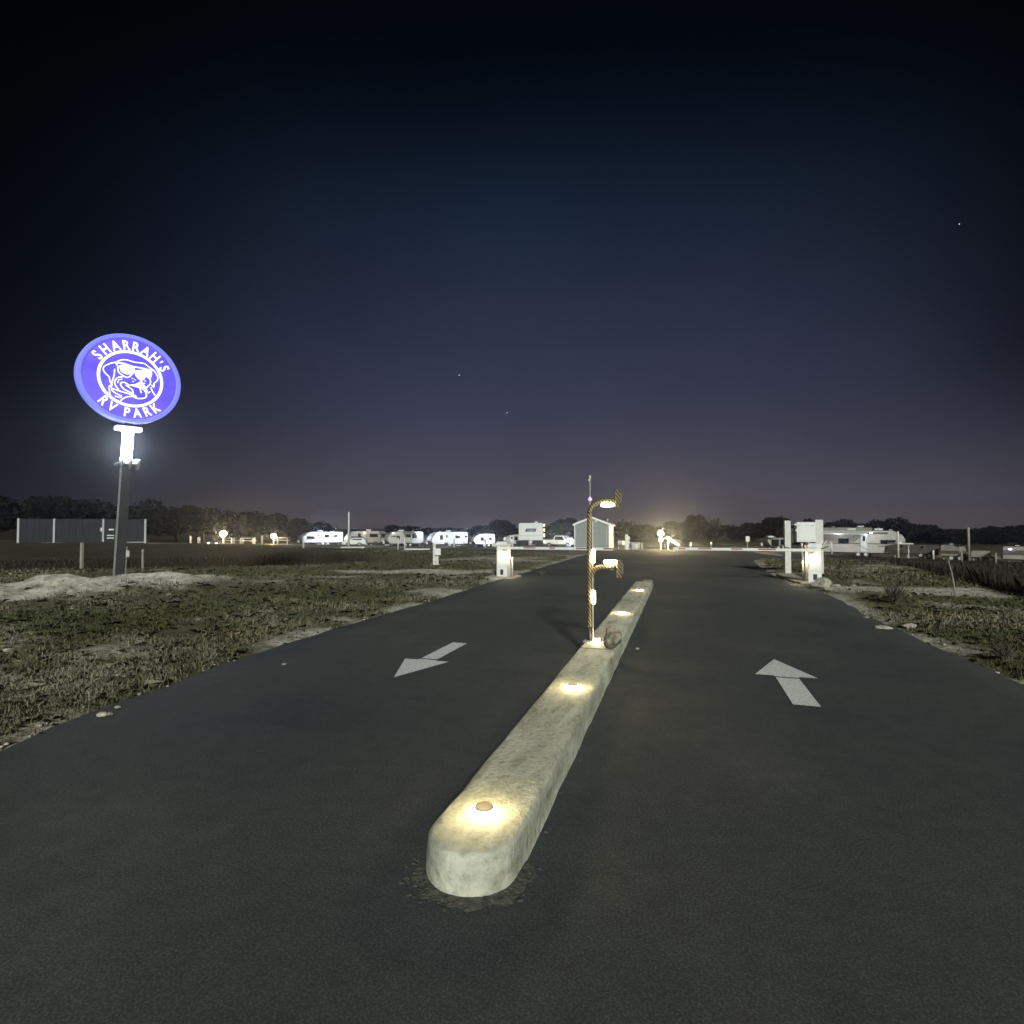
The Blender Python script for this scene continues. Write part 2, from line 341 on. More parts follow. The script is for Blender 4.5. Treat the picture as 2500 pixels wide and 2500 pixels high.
# ---------------------------------------------------------------- materials
M_dull = mat('rv_dull_white', (.34, .33, .305), .45, noise_s=1.5, amt=.12)
M_conc = mat('concrete', (.36, .34, .30), .85, noise_s=3.2, col2=(.25, .24, .205), bump=.012, bump_s=9)
M_conc_old = mat('weathered_concrete', (.33, .31, .26), .9, noise_s=6, col2=(.16, .145, .11), bump=.015, bump_s=14)
M_white = mat('white_paint', (.60, .60, .575), .45, noise_s=5, amt=.12)
M_offw = mat('offwhite_plastic', (.50, .485, .445), .5, noise_s=8, amt=.15)
M_grey = mat('grey_metal', (.32, .33, .33), .45, .3, noise_s=9, amt=.2)
M_galv = mat('galvanised_steel', (.45, .46, .46), .4, .6, noise_s=12, amt=.25)
M_dark = mat('dark_bronze_paint', (.035, .034, .036), .5, noise_s=6, amt=.3)
M_black = mat('black_rubber', (.018, .018, .018), .6, noise_s=10, amt=.3)
M_glass = mat('dark_window_glass', (.012, .013, .016), .12, noise_s=3, amt=.3)
M_red = mat('red_reflective_tape', (.30, .075, .065), .4, noise_s=20, amt=.2)
M_wood = mat('weathered_timber', (.26, .24, .20), .85, noise_s=12, amt=.35, bump=.004, bump_s=30)
M_paintw = mat('road_marking_white', (.62, .64, .63), .7, noise_s=26, col2=(.38, .395, .39), detail=8, bump=.003, bump_s=90)
M_stone = mat('limestone', (.40, .37, .31), .9, noise_s=14, col2=(.20, .18, .14), bump=.02, bump_s=18)
M_capd = mat('bronze_cap', (.035, .030, .02), .6, noise_s=40, amt=.3)
M_bulb = mat('warm_bulb', (.9, .85, .7), .4, emit=(1, .80, .48), es=16)
M_bulbw = mat('warm_white_bulb', (.9, .88, .8), .4, emit=(1, .93, .72), es=14)
M_cool = mat('cool_white_lamp', (.9, .9, .95), .4, emit=(.82, .86, 1), es=12)

# ---------------------------------------------------------------- island
H_I = .20
def island_outline(y0, y1, x0, x1, k=0, inset=0):
    """outline with a round nose at y0"""
    w = (x1 - x0) / 2; cx = (x0 + x1) / 2; pts = []
    for a in range(0, 19):
        th = math.pi + math.pi * a / 18
        pts.append((cx + (w - inset) * math.cos(th), y0 + w * .95 + (w * .95 - inset) * math.sin(th)))
    n = 70
    for i in range(1, n + 1):
        y = y0 + w + (y1 - y0 - w) * i / n; pts.append((x1 - inset, y if i < n else y1 - inset))
    for i in range(n, 0, -1):
        y = y0 + w + (y1 - y0 - w) * i / n; pts.append((x0 + inset, y if i < n else y1 - inset))
    return pts
bm = BM(); rings = []
prof = [(-.03, -.035), (0.0, .0), (H_I * .45, .004), (H_I * .86, .007), (H_I * .965, .013), (H_I, .028), (H_I + .001, .07), (H_I + .001, .16)]
for z, ins in prof:
    r = []
    for i, (x, y) in enumerate(island_outline(2.27, 15.0, -1.15, -.715, 0, ins)):
        a = noise.noise(Vector((x * 3, y * 3.1, z * 4))) * .011 + noise.noise(Vector((x * 11, y * 9, z * 9))) * .004
        chip = max(0, noise.noise(Vector((x * 2 + 7, y * 2.3, 3))) - .22) * .11 if (x > -.9 and z > .1 and ins < .06) else 0
        r.append(bm.verts.new((x + a - chip, y + a * .5, z + (noise.noise(Vector((x * 4, y * 4, 9))) * .006 if z > .1 else 0) - chip * .6)))
    rings.append(r)
for A, B in zip(rings, rings[1:]):
    n = len(A)
    for k in range(n): bm.faces.new((A[k], A[(k + 1) % n], B[(k + 1) % n], B[k]))
# cap as a ladder between the two sides
last = rings[-1]; n = len(last); L = last
i, j = 0, n - 1
nose = L[0:19]
bm.faces.new([L[k] for k in range(0, 19)])
a, b_ = 18, 0
right = L[18:89]; left = [L[0]] + L[:88:-1]
for k in range(min(len(right), len(left)) - 1):
    bm.faces.new((right[k], right[k + 1], left[k + 1], left[k]))
mi = bpy.data.materials.new('island_concrete'); mi.use_nodes = True; t = mi.node_tree; b = t.nodes['Principled BSDF']; b.inputs['Roughness'].default_value = .85; b.inputs['Specular IOR Level'].default_value = .25
tcg = nn(t, 'ShaderNodeTexCoord'); n1 = gnoise(2.3, 6); n2 = gnoise(22, 5); n3 = gnoise(90, 3)
mp = nn(t, 'ShaderNodeMapping'); mp.inputs['Scale'].default_value = (3, .9, 3); t.links.new(tcg.outputs['Object'], mp.inputs[0]); t.links.new(mp.outputs[0], n1.inputs['Vector'])
c1 = ramp(t, [(.27, (.13, .13, .09)), (.36, (.27, .265, .19)), (.46, (.37, .365, .285)), (.6, (.47, .46, .37)), (.75, (.53, .525, .42))], n1.outputs[0])
c2 = ramp(t, [(.28, (.40, .40, .36)), (.40, (.85, .85, .82)), (.5, (1, 1, 1)), (.75, (1.12, 1.12, 1.1))], n2.outputs[0])
k1 = nn(t, 'ShaderNodeMix', data_type='RGBA', blend_type='MULTIPLY'); k1.inputs[0].default_value = .8; t.links.new(c1.outputs[0], k1.inputs[6]); t.links.new(c2.outputs[0], k1.inputs[7])
t.links.new(k1.outputs[2], b.inputs['Base Color'])
wv = nn(t, 'ShaderNodeTexWave', wave_type='BANDS', bands_direction='X'); wv.inputs['Scale'].default_value = 5; wv.inputs['Distortion'].default_value = 14; wv.inputs['Detail'].default_value = 3; wv.inputs['Detail Scale'].default_value = 1.2
t.links.new(tcg.outputs['Object'], wv.inputs['Vector'])
ad = nn(t, 'ShaderNodeMath', operation='MULTIPLY_ADD'); t.links.new(wv.outputs['Fac'], ad.inputs[0]); ad.inputs[1].default_value = .10; t.links.new(n2.outputs[0], ad.inputs[2])
bp = nn(t, 'ShaderNodeBump'); bp.inputs['Distance'].default_value = .012; t.links.new(ad.outputs[0], bp.inputs['Height'])
bp2 = nn(t, 'ShaderNodeBump'); bp2.inputs['Distance'].default_value = .0015; t.links.new(n3.outputs[0], bp2.inputs['Height']); t.links.new(bp.outputs[0], bp2.inputs['Normal']); t.links.new(bp2.outputs[0], b.inputs['Normal'])
isl = obj('traffic_island', bm, mi, smooth=True)
for yj in (6.52, 10.9, 13.6):
    bm = BM(); box(bm, -1.125, -.745, yj - .005, yj + .005, H_I - .01, H_I + .0045); obj('joint', bm, mat('dark_joint_strip', (.07, .065, .05), .95, noise_s=30), isl)  # thin dark strips marking the joints across the top
tag(isl, 'long raised concrete island with rounded nose between the two lanes', 'traffic island')
bm = BM(); prism(bm, [(-1.02, .0), (-.72, .0), (-.75, .17), (-1.0, .17)], 15.06, 15.9, 'y', .02)
tag(obj('concrete_block', bm, M_conc_old), 'low dark concrete block at the far end of the island', 'concrete block')
# ragged mortar smear and crumbs round the nose
bm = BM(); n = 90; A = []; B = []
for k in range(n + 1):
    a = R(150 + 250 * k / n); ex = .02 + .045 * max(0, noise.noise(Vector((k * .17, 3, 1))) + .45) + .012 * noise.noise(Vector((k * .9, 1, 4)))
    ca_, sa_ = math.cos(a), math.sin(a)
    A.append(bm.verts.new((-.9325 + .205 * ca_, 2.477 + .195 * sa_, .03))); B.append(bm.verts.new((-.9325 + (.235 + ex) * ca_, 2.477 + (.22 + ex) * sa_, .0125)))
for k in range(n): bm.faces.new((A[k], A[k + 1], B[k + 1], B[k]))
M_smear = mat('mortar_smear', (.075, .075, .06), .95, noise_s=30, col2=(.028, .029, .025), bump=.02, bump_s=40)
obj('mortar_smear', bm, M_smear, isl)
bm = BM()
for k in range(190):
    if k < 120:
        a = R(rnd.uniform(160, 390)); rr = .235 + abs(rnd.gauss(0, .035)); x = -.93 + rr * math.cos(a); y = 2.48 + rr * math.sin(a)
    else: y = rnd.uniform(2.6, 14.8); x = -.70 + abs(rnd.gauss(0, .02))
    s = rnd.uniform(.003, .011)
    r = bmesh.ops.create_icosphere(bm, subdivisions=1, radius=s, matrix=Matrix.Translation((x, y, .014 + s * .3)) @ Matrix.Diagonal((1.5, 1, .5, 1)))
    for v in r['verts']: v.co += Vector((rnd.uniform(-.4, .4), rnd.uniform(-.4, .4), rnd.uniform(-.3, .3))) * s
tag(obj('rubble', bm, M_smear), 'crumbs of mortar and dirt round the foot of the island', 'rubble', kind='stuff')

# in-ground ring lights
places = ['on the rounded nose of the island nearest the camera', 'on the island just short of the striped keypad post', 'on the island just beyond the boulder', 'last one at the far end of the island']
for (px, py), pl in zip([(1182, 1985), (1398, 1680), (1518, 1498), (1562, 1442)], places):
    p = P(px, py, H_I); r0 = .063
    o = empty('ground_light', (p.x, p.y, H_I), 0, 'round warm ground light ' + pl, 'ground light', 'round lights set in the island')
    def lathe(name, rz, m, sm=True):
        bm = BM(); prev = None
        for a, z in rz:
            cur = [bm.verts.new((a * math.cos(k * math.pi / 16), a * math.sin(k * math.pi / 16), z)) for k in range(32)]
            if prev:
                for k in range(32): bm.faces.new((prev[k], prev[(k + 1) % 32], cur[(k + 1) % 32], cur[k]))
            else: bm.faces.new(cur)
            prev = cur
        return obj(name, bm, m, o, smooth=sm)
    lathe('cap', [(.040, .034), (.045, .036), (.047, .032), (.047, .020)], M_capd)
    lathe('light_ring', [(.0475, .029), (.056, .028), (.064, .020), (.070, .009), (.072, -.01)], M_bulbw)
    pt_light('lamp', o, (0, 0, .12), .62, (1, .82, .45), .03)

# arrows
def arrow(name, cx, ytip, yback, w, shaft_w, ya, yb, label):
    s = 1 if yback < ytip else -1
    o = empty(name, (cx, ytip, .020), 0, label, 'road arrow')
    def sheet(nm, poly):
        bm = BM(); A = [bm.verts.new((x - cx, y - ytip, .0)) for x, y in poly]
        f = bm.faces.new(A); bmesh.ops.triangulate(bm, faces=[f])
        obj(nm, bm, M_paintw, o)
    tab = .035 * (-s)
    sheet('arrow_head', [(cx, ytip), (cx - w / 2, yback), (cx - shaft_w / 2 - .01, yback), (cx - shaft_w / 2 - .01, yback + tab), (cx + shaft_w / 2 + .01, yback + tab), (cx + shaft_w / 2 + .01, yback), (cx + w / 2, yback)])
    sheet('arrow_shaft', [(cx - shaft_w / 2, ya), (cx + shaft_w / 2, ya), (cx + shaft_w / 2, yb), (cx - shaft_w / 2, yb)])
arrow('road_arrow', -2.915, 5.36, 6.16, .57, .21, 6.235, 7.21, 'white painted arrow pointing towards the camera in the left lane')
arrow('road_arrow', 1.06, 7.41, 6.6, .61, .225, 6.525, 5.57, 'white painted arrow pointing away from the camera in the right lane')

# boulder
def rock_bm(r, seed, flat=.8, sub=3, jag=.35):
    bm = BM(); bmesh.ops.create_icosphere(bm, subdivisions=sub, radius=1)
    rs = random.Random(seed); pl = [(Vector((rs.gauss(0, 1), rs.gauss(0, 1), rs.gauss(0, 1))).normalized(), rs.uniform(.62, .9)) for _ in range(11)]
    for v in bm.verts:
        c = v.co.copy()
        for nrm, d in pl:
            q = c.dot(nrm)
            if q > d: c -= nrm * (q - d)
        c += c.normalized() * jag * .2 * noise.noise(c * 2.6 + Vector((seed, 0, 0)))
        v.co = Vector((c.x * r, c.y * r, c.z * r * flat))
    return bm
rb = P(1497, 1582, H_I)
o = obj('boulder', rock_bm(.125, 5, 1.15, 4, .6), mat('brown_boulder', (.30, .27, .21), .9, noise_s=9, col2=(.06, .052, .036), bump=.03, bump_s=16)); o.location = (rb.x, rb.y, H_I + .115); o.rotation_euler = (.2, .25, .4)
tag(o, 'rough grey boulder sitting on the island beside the keypad post', 'boulder')

# ---------------------------------------------------------------- keypad post
kp = P(1440, 1566, H_I); KD = (kp - CAM).dot(FWD); s_ = KD / F
def kz(py): return D(1440, py, KD).z
ked = empty('keypad_post', (kp.x, kp.y, H_I), 0, 'black post wrapped in yellow and black striped tape with two gooseneck keypads', 'keypad post')
mh = bpy.data.materials.new('hazard_tape'); mh.use_nodes = True; t = mh.node_tree; b = t.nodes['Principled BSDF']; b.inputs['Roughness'].default_value = .45
tcg = nn(t, 'ShaderNodeTexCoord'); sx = nn(t, 'ShaderNodeSeparateXYZ'); t.links.new(tcg.outputs['Object'], sx.inputs[0])
m_a = nn(t, 'ShaderNodeMath', operation='MULTIPLY_ADD'); t.links.new(sx.outputs['X'], m_a.inputs[0]); m_a.inputs[1].default_value = 1.4; t.links.new(sx.outputs['Z'], m_a.inputs[2])
m_y = nn(t, 'ShaderNodeMath', operation='MULTIPLY_ADD'); t.links.new(sx.outputs['Y'], m_y.inputs[0]); m_y.inputs[1].default_value = .8; t.links.new(m_a.outputs[0], m_y.inputs[2])
m_b = nn(t, 'ShaderNodeMath', operation='MULTIPLY'); t.links.new(m_y.outputs[0], m_b.inputs[0]); m_b.inputs[1].default_value = 1 / .055
m_c = nn(t, 'ShaderNodeMath', operation='FRACT'); t.links.new(m_b.outputs[0], m_c.inputs[0])
rr = ramp(t, [(0, (.018, .015, .01)), (.54, (.20, .155, .065))], m_c.outputs[0], 'CONSTANT'); t.links.new(rr.outputs[0], b.inputs['Base Color'])
def path_tube(name, pts, r, m, n=10):
    bm = BM(); tube(bm, pts, r, n); return obj(name, bm, m, ked, smooth=True)
zt = kz(1222) - H_I; zl = kz(1383) - H_I; z0 = kz(1530) - H_I
def bend(x0, z0_, x1, z1, n=8):   # quarter arc, vertical to horizontal
    return [(x0 + (x1 - x0) * (1 - math.cos(a)), 0, z0_ + (z1 - z0_) * math.sin(a)) for a in [math.pi / 2 * k / n for k in range(n + 1)]]
path_tube('bare_post', [(0, 0, 0), (0, 0, z0)], .027, M_black)
path_tube('striped_post', [(0, 0, z0), (0, 0, zt - .16)], .030, mh)
path_tube('upper_arm', bend(0, zt - .16, .17, zt) + [(.35, 0, zt)], .028, mh)
path_tube('lower_arm', bend(.02, zl - .13, .15, zl) + [(.36, 0, zl)], .027, mh)
bm = BM(); box(bm, -.075, .075, -.075, .075, 0, .012, .003); obj('base_plate', bm, M_galv, ked)
for z, dz, px_ in ((zt, .02, .35), (zl, -.03, .365)):
    bm = BM(); box(bm, px_ - .03, px_ + .035, -.05, .05, z - .10 + dz, z + .11 + dz, .008); o = obj('keypad_box', bm, mh, ked)
    bm = BM(); box(bm, px_ + .035, px_ + .043, -.035, .035, z - .05 + dz, z + .07 + dz, .003); obj('keypad_face', bm, M_galv, o)
def lightbar(p0, p1, r=.023, w=.6):
    p0, p1 = Vector(p0), Vector(p1); d = (p1 - p0).normalized()
    bm = BM(); tube(bm, [p0, p0 + d * r * .6, p1 - d * r * .6, p1], [r * .6, r, r, r * .6], 10); o = obj('light_bar', bm, M_bulbw, ked, smooth=True)
    pt_light('lamp', ked, (p0 + p1) / 2 + Vector((.02 if abs(d.z) > .5 else 0, -.03, -.03)), w, (1, .80, .50), .035)
zz = lambda py: kz(py) - H_I
lightbar((.145, -.012, zz(1233)), (.305, -.012, zz(1233)))
lightbar((.175, -.012, zz(1371)), (.345, -.012, zz(1371)))
lightbar((.052, -.02, zz(1374)), (.052, -.02, zz(1341)))
lightbar((.054, -.02, zz(1474)), (.054, -.02, zz(1441)))
bm = BM(); tube(bm, [(.042, -.01, .02), (.042, -.01, zt - .25)], .005, 6); obj('power_cable', bm, M_offw, ked)
# little lantern box at the foot
lp = P(1457, 1568, H_I); o = empty('lantern', (lp.x, lp.y, H_I + .002), 0, 'small glowing lantern box on the island at the foot of the keypad post', 'lantern')
bm = BM(); box(bm, -.04, .04, -.03, .03, .004, .05, .008); obj('lens', bm, M_bulbw, o)
bm = BM(); box(bm, -.045, .045, -.035, .035, 0, .004); obj('base', bm, M_black, o); bm = BM(); box(bm, -.035, .035, -.025, .025, .05, .056); obj('lid', bm, M_black, o)
pt_light('lamp', o, (0.02, -.06, .05), .4, (1, .82, .5), .02)

# ---------------------------------------------------------------- gates
def gate(side, loc, label, alabel, hgt=1.12):
    """barrier cabinet with its arm; side = +1 arm goes to +x"""
    o = empty('gate_cabinet', loc, 0, label, 'gate cabinet')
    w, d = .175, .2
    bm = BM(); box(bm, -w, w, -d, d, 0, hgt - .13, .012, seg=2); obj('cabinet_body', bm, M_white, o)
    bm = BM(); prism(bm, [(-w - .015, hgt - .126), (w + .015, hgt - .126), (w + .02, hgt - .06), (w - .03, hgt), (-w + .03, hgt), (-w - .02, hgt - .06)], -d - .02, d + .02, 'y', .006); obj('cabinet_lid', bm, M_white, o)
    bm = BM(); box(bm, -.05, .055, -d - .006, -d + .02, .07, .24, .004); obj('vent_opening', bm, M_black, o)
    bm = BM(); box(bm, .05, w - .015, -d - .012, -d + .01, .06, .25, .004); obj('vent_flap', bm, M_white, o)
    bm = BM(); box(bm, -w + .02, w - .02, -d - .007, -d + .02, hgt * .30, hgt - .19, .003); obj('access_panel', bm, M_white, o)
    bm = BM(); tube(bm, [(side * (w + .06), d - .02, 0), (side * (w + .06), d - .02, .62)], .028, 10); obj('conduit_post', bm, M_offw, o, smooth=True)
    bm = BM(); disc(bm, .09, -d - .03, -d - .001, 20, side * .08, hgt - .20); obj('arm_hub', bm, M_galv, o)
    # lit lamps on front and side
    def lamp(l, ax):
        bm = BM(); bmesh.ops.create_uvsphere(bm, u_segments=16, v_segments=10, radius=1, matrix=Matrix.Translation(l) @ Matrix.Diagonal((.012 if ax == 'x' else .055, .055 if ax == 'x' else .012, .085, 1)))
        obj('lamp_lens', bm, M_bulbw, o, smooth=True)
    lamp((side * .04, -d - .014, hgt * .60), 'y'); lamp((side * (w + .008), -.03, hgt * .60), 'x')
    pt_light('lamp', o, (side * .04, -d - .13, hgt * .60), .38, (1, .88, .58), .06)
    pt_light('lamp', o, (side * (w + .13), -.03, hgt * .60), 1.3, (1, .84, .52), .06)
    return o
cl = P(1225, 1411); cr = P(1992, 1424)
gl = gate(1, (cl.x, cl.y + .2, .03), 'white gate cabinet at the left kerb holding one barrier arm', '')
gr_ = gate(-1, (cr.x - .05, cr.y + .05, .03), 'white gate cabinet at the right kerb with a rock at its foot', '')
def arm(side, x0, x1, y, z, label, reds):
    L_ = abs(x1 - x0); o = empty('barrier_arm', (x0, y, z), 0 if side > 0 else math.pi, label, 'barrier arm')
    y0 = -.012 * side; hh = .042
    # split in coloured segments, each a real piece of the arm
    cuts = [0]; col = []
    for a, b_ in reds:
        cuts += [a, b_]
    cuts.append(1)
    bm = BM(); box(bm, 0, L_, -.022, .022, -hh, hh, .008); obj('beam', bm, M_white, o)
    for a, b_ in reds:
        bm = BM(); box(bm, a * L_, b_ * L_, -.026 * side, -.0225 * side, -.008, hh - .010); obj('red_tape', bm, M_red, o)
    return o
# arm mounted on the front of the hub
ay = cl.y + .2 - .2 - .055
arm(1, cl.x - .02, -1.95, ay, .955, 'white barrier arm with red bands reaching right from the left cabinet', [(.215, .325), (.45, .50), (.685, .80), (.92, .998)])
ay2 = cr.y + .05 - .2 - .055
def xa(px): return P(px, 1338, .955).x
arm(-1, cr.x - .03, -.22, ay2, .955, 'white barrier arm with red bands reaching left from the right cabinet', [(.27, .39), (.50, .58), (.72, .82), (.91, .96)])
def pad(x0, x1, y0, y1, label, seed):
    bm = BM(); n = 28; rs = random.Random(seed); cx, cy = (x0 + x1) / 2, (y0 + y1) / 2
    A = []; B = []
    for k in range(n):
        a = 2 * math.pi * k / n; c, s = math.cos(a), math.sin(a); q = (abs(c) ** 5 + abs(s) ** 5) ** (-.2)
        x = cx + (x1 - x0) / 2 * c * q * rs.uniform(.94, 1.03); y = cy + (y1 - y0) / 2 * s * q * rs.uniform(.94, 1.03)
        A.append(bm.verts.new((x, y, -.05))); B.append(bm.verts.new((x * .97 + cx * .03, y * .97 + cy * .03, .045 + rs.uniform(-.01, .01))))
    for k in range(n): bm.faces.new((A[k], A[(k + 1) % n], B[(k + 1) % n], B[k]))
    bm.faces.new(B); tag(obj('concrete_pad', bm, M_conc_old), label, 'concrete pad')
pad(cl.x - .5, cl.x + .55, cl.y - .45, cl.y + .75, 'rough concrete pad under the left gate cabinet', 1)
pad(cr.x - .62, cr.x + .5, cr.y - .42, cr.y + 3.4, 'long concrete pad under the right gate cabinet and utility posts', 2)
rk = P(2003, 1437)
o = obj('boulder', rock_bm(.26, 11, .75, 4), M_stone); o.location = (rk.x, rk.y - .12, .12); tag(o, 'pale boulder lying in front of the right gate cabinet', 'boulder')
for i, (px, py, r, lb) in enumerate([(1965, 1440, .10, 'small rock at the road edge left of the boulder by the right cabinet'), (2040, 1433, .12, 'flat rock just right of the boulder by the right cabinet'),
                              (2083, 1432, .08, 'small rock lying alone in the grass right of the right cabinet'), (2220, 1532, .13, 'pale flat stone on the right verge near the kerb line'), (2155, 1535, .16, 'large flat stone at the edge of the right lane'), (2110, 1508, .12, 'flat stone half sunk at the right road edge')]):
    p = P(px, py); o = obj('rock', rock_bm(r, 20 + i, .4), M_stone); o.location = (p.x, p.y, H(p.x, p.y) + r * .15); tag(o, lb, 'rock')
# utility board behind the right cabinet
ub = P(1923, 1402); uo = empty('utility_board', (ub.x, ub.y, .0), 0, 'electric panel box on two square posts behind the right gate cabinet', 'utility board')
UD = (ub - CAM).dot(FWD); us = UD / F
uo.rotation_euler = (0, 0, YAW * .55)
w_ = lambda px: (px - 1923) * us * 1.02
uz = lambda py: D(1923, py, UD).z
bm = BM(); box(bm, -.1, .1, -.07, .07, -.1, uz(1271), .01); obj('post', bm, M_offw, uo)
bm = BM(); box(bm, w_(1985), w_(2003), -.07, .07, -.1, uz(1269), .01); obj('post', bm, M_offw, uo)
bm = BM(); box(bm, w_(1941), w_(1985) - .02, -.16, .08, uz(1323), uz(1275), .012, seg=2); pb = obj('panel_box', bm, M_white, uo)
bm = BM(); box(bm, w_(1945), w_(1981), -.172, -.163, uz(1319), uz(1279), .003); obj('panel_door', bm, M_white, pb)
bm = BM(); box(bm, w_(1971), w_(1980), -.177, -.174, uz(1284.5), uz(1282.5)); obj('nameplate', bm, M_grey, pb)
bm = BM(); box(bm, .11, w_(1940), .02, .05, uz(1325), uz(1277), 0); obj('back_board', bm, M_black, uo)
bm = BM(); box(bm, -.12, w_(2005), .072, .11, uz(1278), uz(1273)); obj('cross_rail', bm, M_black, uo); bm = BM(); box(bm, -.12, w_(2005), .072, .11, uz(1330), uz(1325)); obj('cross_rail', bm, M_black, uo)
for (x, z, r) in ((w_(1938), uz(1281), .045), (w_(1939.5), uz(1295), .035), (w_(1967), uz(1325), .03)):
    bm = BM(); bmesh.ops.create_uvsphere(bm, u_segments=12, v_segments=8, radius=r, matrix=Matrix.Translation((x, -.15, z))); obj('conduit_fitting', bm, M_white, uo, smooth=True)
for k, (xa_, xb_, dz) in enumerate([(w_(1950), -.1, 0), (w_(1960), -.02, .05), (w_(1975), w_(2012), .04)]):
    pts = [(xa_ + (xb_ - xa_) * q, -.13, uz(1323) - .05 - .10 * math.sin(math.pi * q) - dz - (.12 * q if k < 2 else .05 * q)) for q in [i / 10 for i in range(11)]]
    bm = BM(); tube(bm, [(xa_, -.13, uz(1322))] + pts, .014, 8); obj('cable', bm, M_black, uo, smooth=True)
bm = BM(); tube(bm, [(w_(1955), -.05, uz(1325)), (w_(1955), -.05, uz(1340)), (w_(1958), -.05, 0)], .035, 10); obj('conduit', bm, M_offw, uo, smooth=True)
bm = BM(); tube(bm, [(w_(1990) + .1, -.1, uz(1335)), (w_(2010), -.1, uz(1318)), (w_(2019), -.1, uz(1324)), (w_(2020), -.1, uz(1352))], .035, 8); obj('conduit', bm, M_offw, uo, smooth=True)

# ---------------------------------------------------------------- round sign
SB = P(289, 1415); SB = Vector((SB.x, SB.y, H(SB.x, SB.y))); SD = (P(288, 1415) - CAM).dot(FWD)
az = R(26.1); hx = Vector((math.sin(az), math.cos(az), 0)); nx = hx.cross(Vector((0, 0, 1))); 
SCt = D(311, 926, SD) + hx * .07
rz = math.atan2(hx.y, hx.x)                # local x = hx, local -y = sign normal
sg = empty('pylon_sign', (SCt.x, SCt.y, SB.z), rz, 'tall pole sign with glowing round purple dog face board', 'sign')
cz = SCt.z - SB.z
tt = (Vector((SB.x, SB.y, 0)) - Vector((SCt.x, SCt.y, 0))); bx = tt.dot(hx); by = tt.dot(-nx)
M_pur = mat('lit_purple_acrylic', (.10, .07, .4), .4, noise_s=1.3, amt=.2)
tp = M_pur.node_tree; bb = tp.nodes['Principled BSDF']; tcp = [n for n in tp.nodes if n.bl_idname == 'ShaderNodeTexCoord'][0]
np_ = nn(tp, 'ShaderNodeTexNoise'); np_.inputs['Scale'].default_value = 1.1; tp.links.new(tcp.outputs['Object'], np_.inputs[0])
rp = ramp(tp, [(.35, s2l((80, 66, 226))), (.65, s2l((118, 98, 252)))], np_.outputs[0]); tp.links.new(rp.outputs[0], bb.inputs['Emission Color']); bb.inputs['Emission Strength'].default_value = .82 * MB
bb.inputs['Base Color'].default_value = (.05, .04, .2, 1)
M_rim = mat('lit_sign_rim', (.12, .12, .35), .35, emit=s2l((120, 130, 255)), es=.85)
M_lett = mat('lit_white_acrylic', (.8, .8, .8), .4, emit=(.88, .95, 1.0), es=1.3)
bm = BM(); disc(bm, 1.235, -.12, .12, 96, 0, cz); obj('sign_face', bm, M_pur, sg)
bm = BM(); disc(bm, 1.365, -.17, .17, 96, 0, cz, 1.236); 
o = obj('rim', bm, M_rim, sg); md = o.modifiers.new('bevel', 'BEVEL'); md.width = .03; md.segments = 3; md.limit_method = 'ANGLE'
bm = BM(); disc(bm, 1.34, .171, .20, 96, 0, cz); obj('back_panel', bm, M_dark, sg)
bm = BM(); disc(bm, .862, -.135, -.121, 96, 0, cz, .788); obj('ring', bm, M_lett, sg)
# lettering
fc_cache = {}
def letter(ch, ang, rad, size, flip, wsc=.8):
    cu = bpy.data.curves.new('letter', 'FONT'); cu.body = ch; cu.size = size; cu.extrude = .006; cu.offset = .007; cu.align_x = 'CENTER'; cu.align_y = 'CENTER'; cu.resolution_u = 3
    tmp = bpy.data.objects.new('tmp', cu); COL.objects.link(tmp)
    dg = bpy.context.evaluated_depsgraph_get(); me = bpy.data.meshes.new_from_object(tmp.evaluated_get(dg)); bpy.data.objects.remove(tmp)
    n = len(me.vertices); co = np.empty(n * 3); me.vertices.foreach_get('co', co); co = co.reshape(-1, 3)
    co[:, 1] -= (co[:, 1].max() + co[:, 1].min()) / 2 if ch != "'" else size * .0; co[:, 0] *= wsc
    a = R(ang); rot = a - math.pi / 2 if not flip else a + math.pi / 2
    x = co[:, 0] * math.cos(rot) - co[:, 1] * math.sin(rot) + rad * math.cos(a); z = co[:, 0] * math.sin(rot) + co[:, 1] * math.cos(rot) + rad * math.sin(a)
    res = np.stack([x, -.1285 - co[:, 2], z + cz], -1); me.vertices.foreach_set('co', res.ravel()); me.update()
    link('letter', me, M_lett, sg)
for ch, a in zip("SHARRAH'S", [147.5, 131.3, 114.2, 98.5, 84.2, 68.5, 52.5, 41.0, 29.8]): letter(ch, a, 1.025 if ch != "'" else .95, .40, False)
for ch, a in zip("RVPARK", [-132, -117, -95.5, -80.5, -65.5, -51]): letter(ch, a, 1.035, .395, True)
# dog emblem: coordinates read from an enlargement of the photograph, laid onto the sign plane
def S(zx, zy):
    d = ray(150 + zx / 6.0375, 790 + zy / 6.0375); tq = (SCt - CAM).dot(nx) / d.dot(nx); q = CAM + d * tq - SCt; return (q.dot(hx), q.z)
def smooth(pts, closed, n=5):
    out_ = []; m = len(pts); rng = range(m if closed else m - 1)
    g = (lambda i: pts[i % m]) if closed else (lambda i: pts[max(0, min(m - 1, i))])
    for i in rng:
        p0, p1, p2, p3 = g(i - 1), g(i), g(i + 1), g(i + 2)
        for k in range(n):
            s = k / n; out_.append(tuple(.5 * ((2 * p1[c]) + (-p0[c] + p2[c]) * s + (2 * p0[c] - 5 * p1[c] + 4 * p2[c] - p3[c]) * s * s + (-p0[c] + 3 * p1[c] - 3 * p2[c] + p3[c]) * s ** 3) for c in (0, 1)))
    if not closed: out_.append(pts[-1])
    return out_
bmA = BM(); lay = [0]
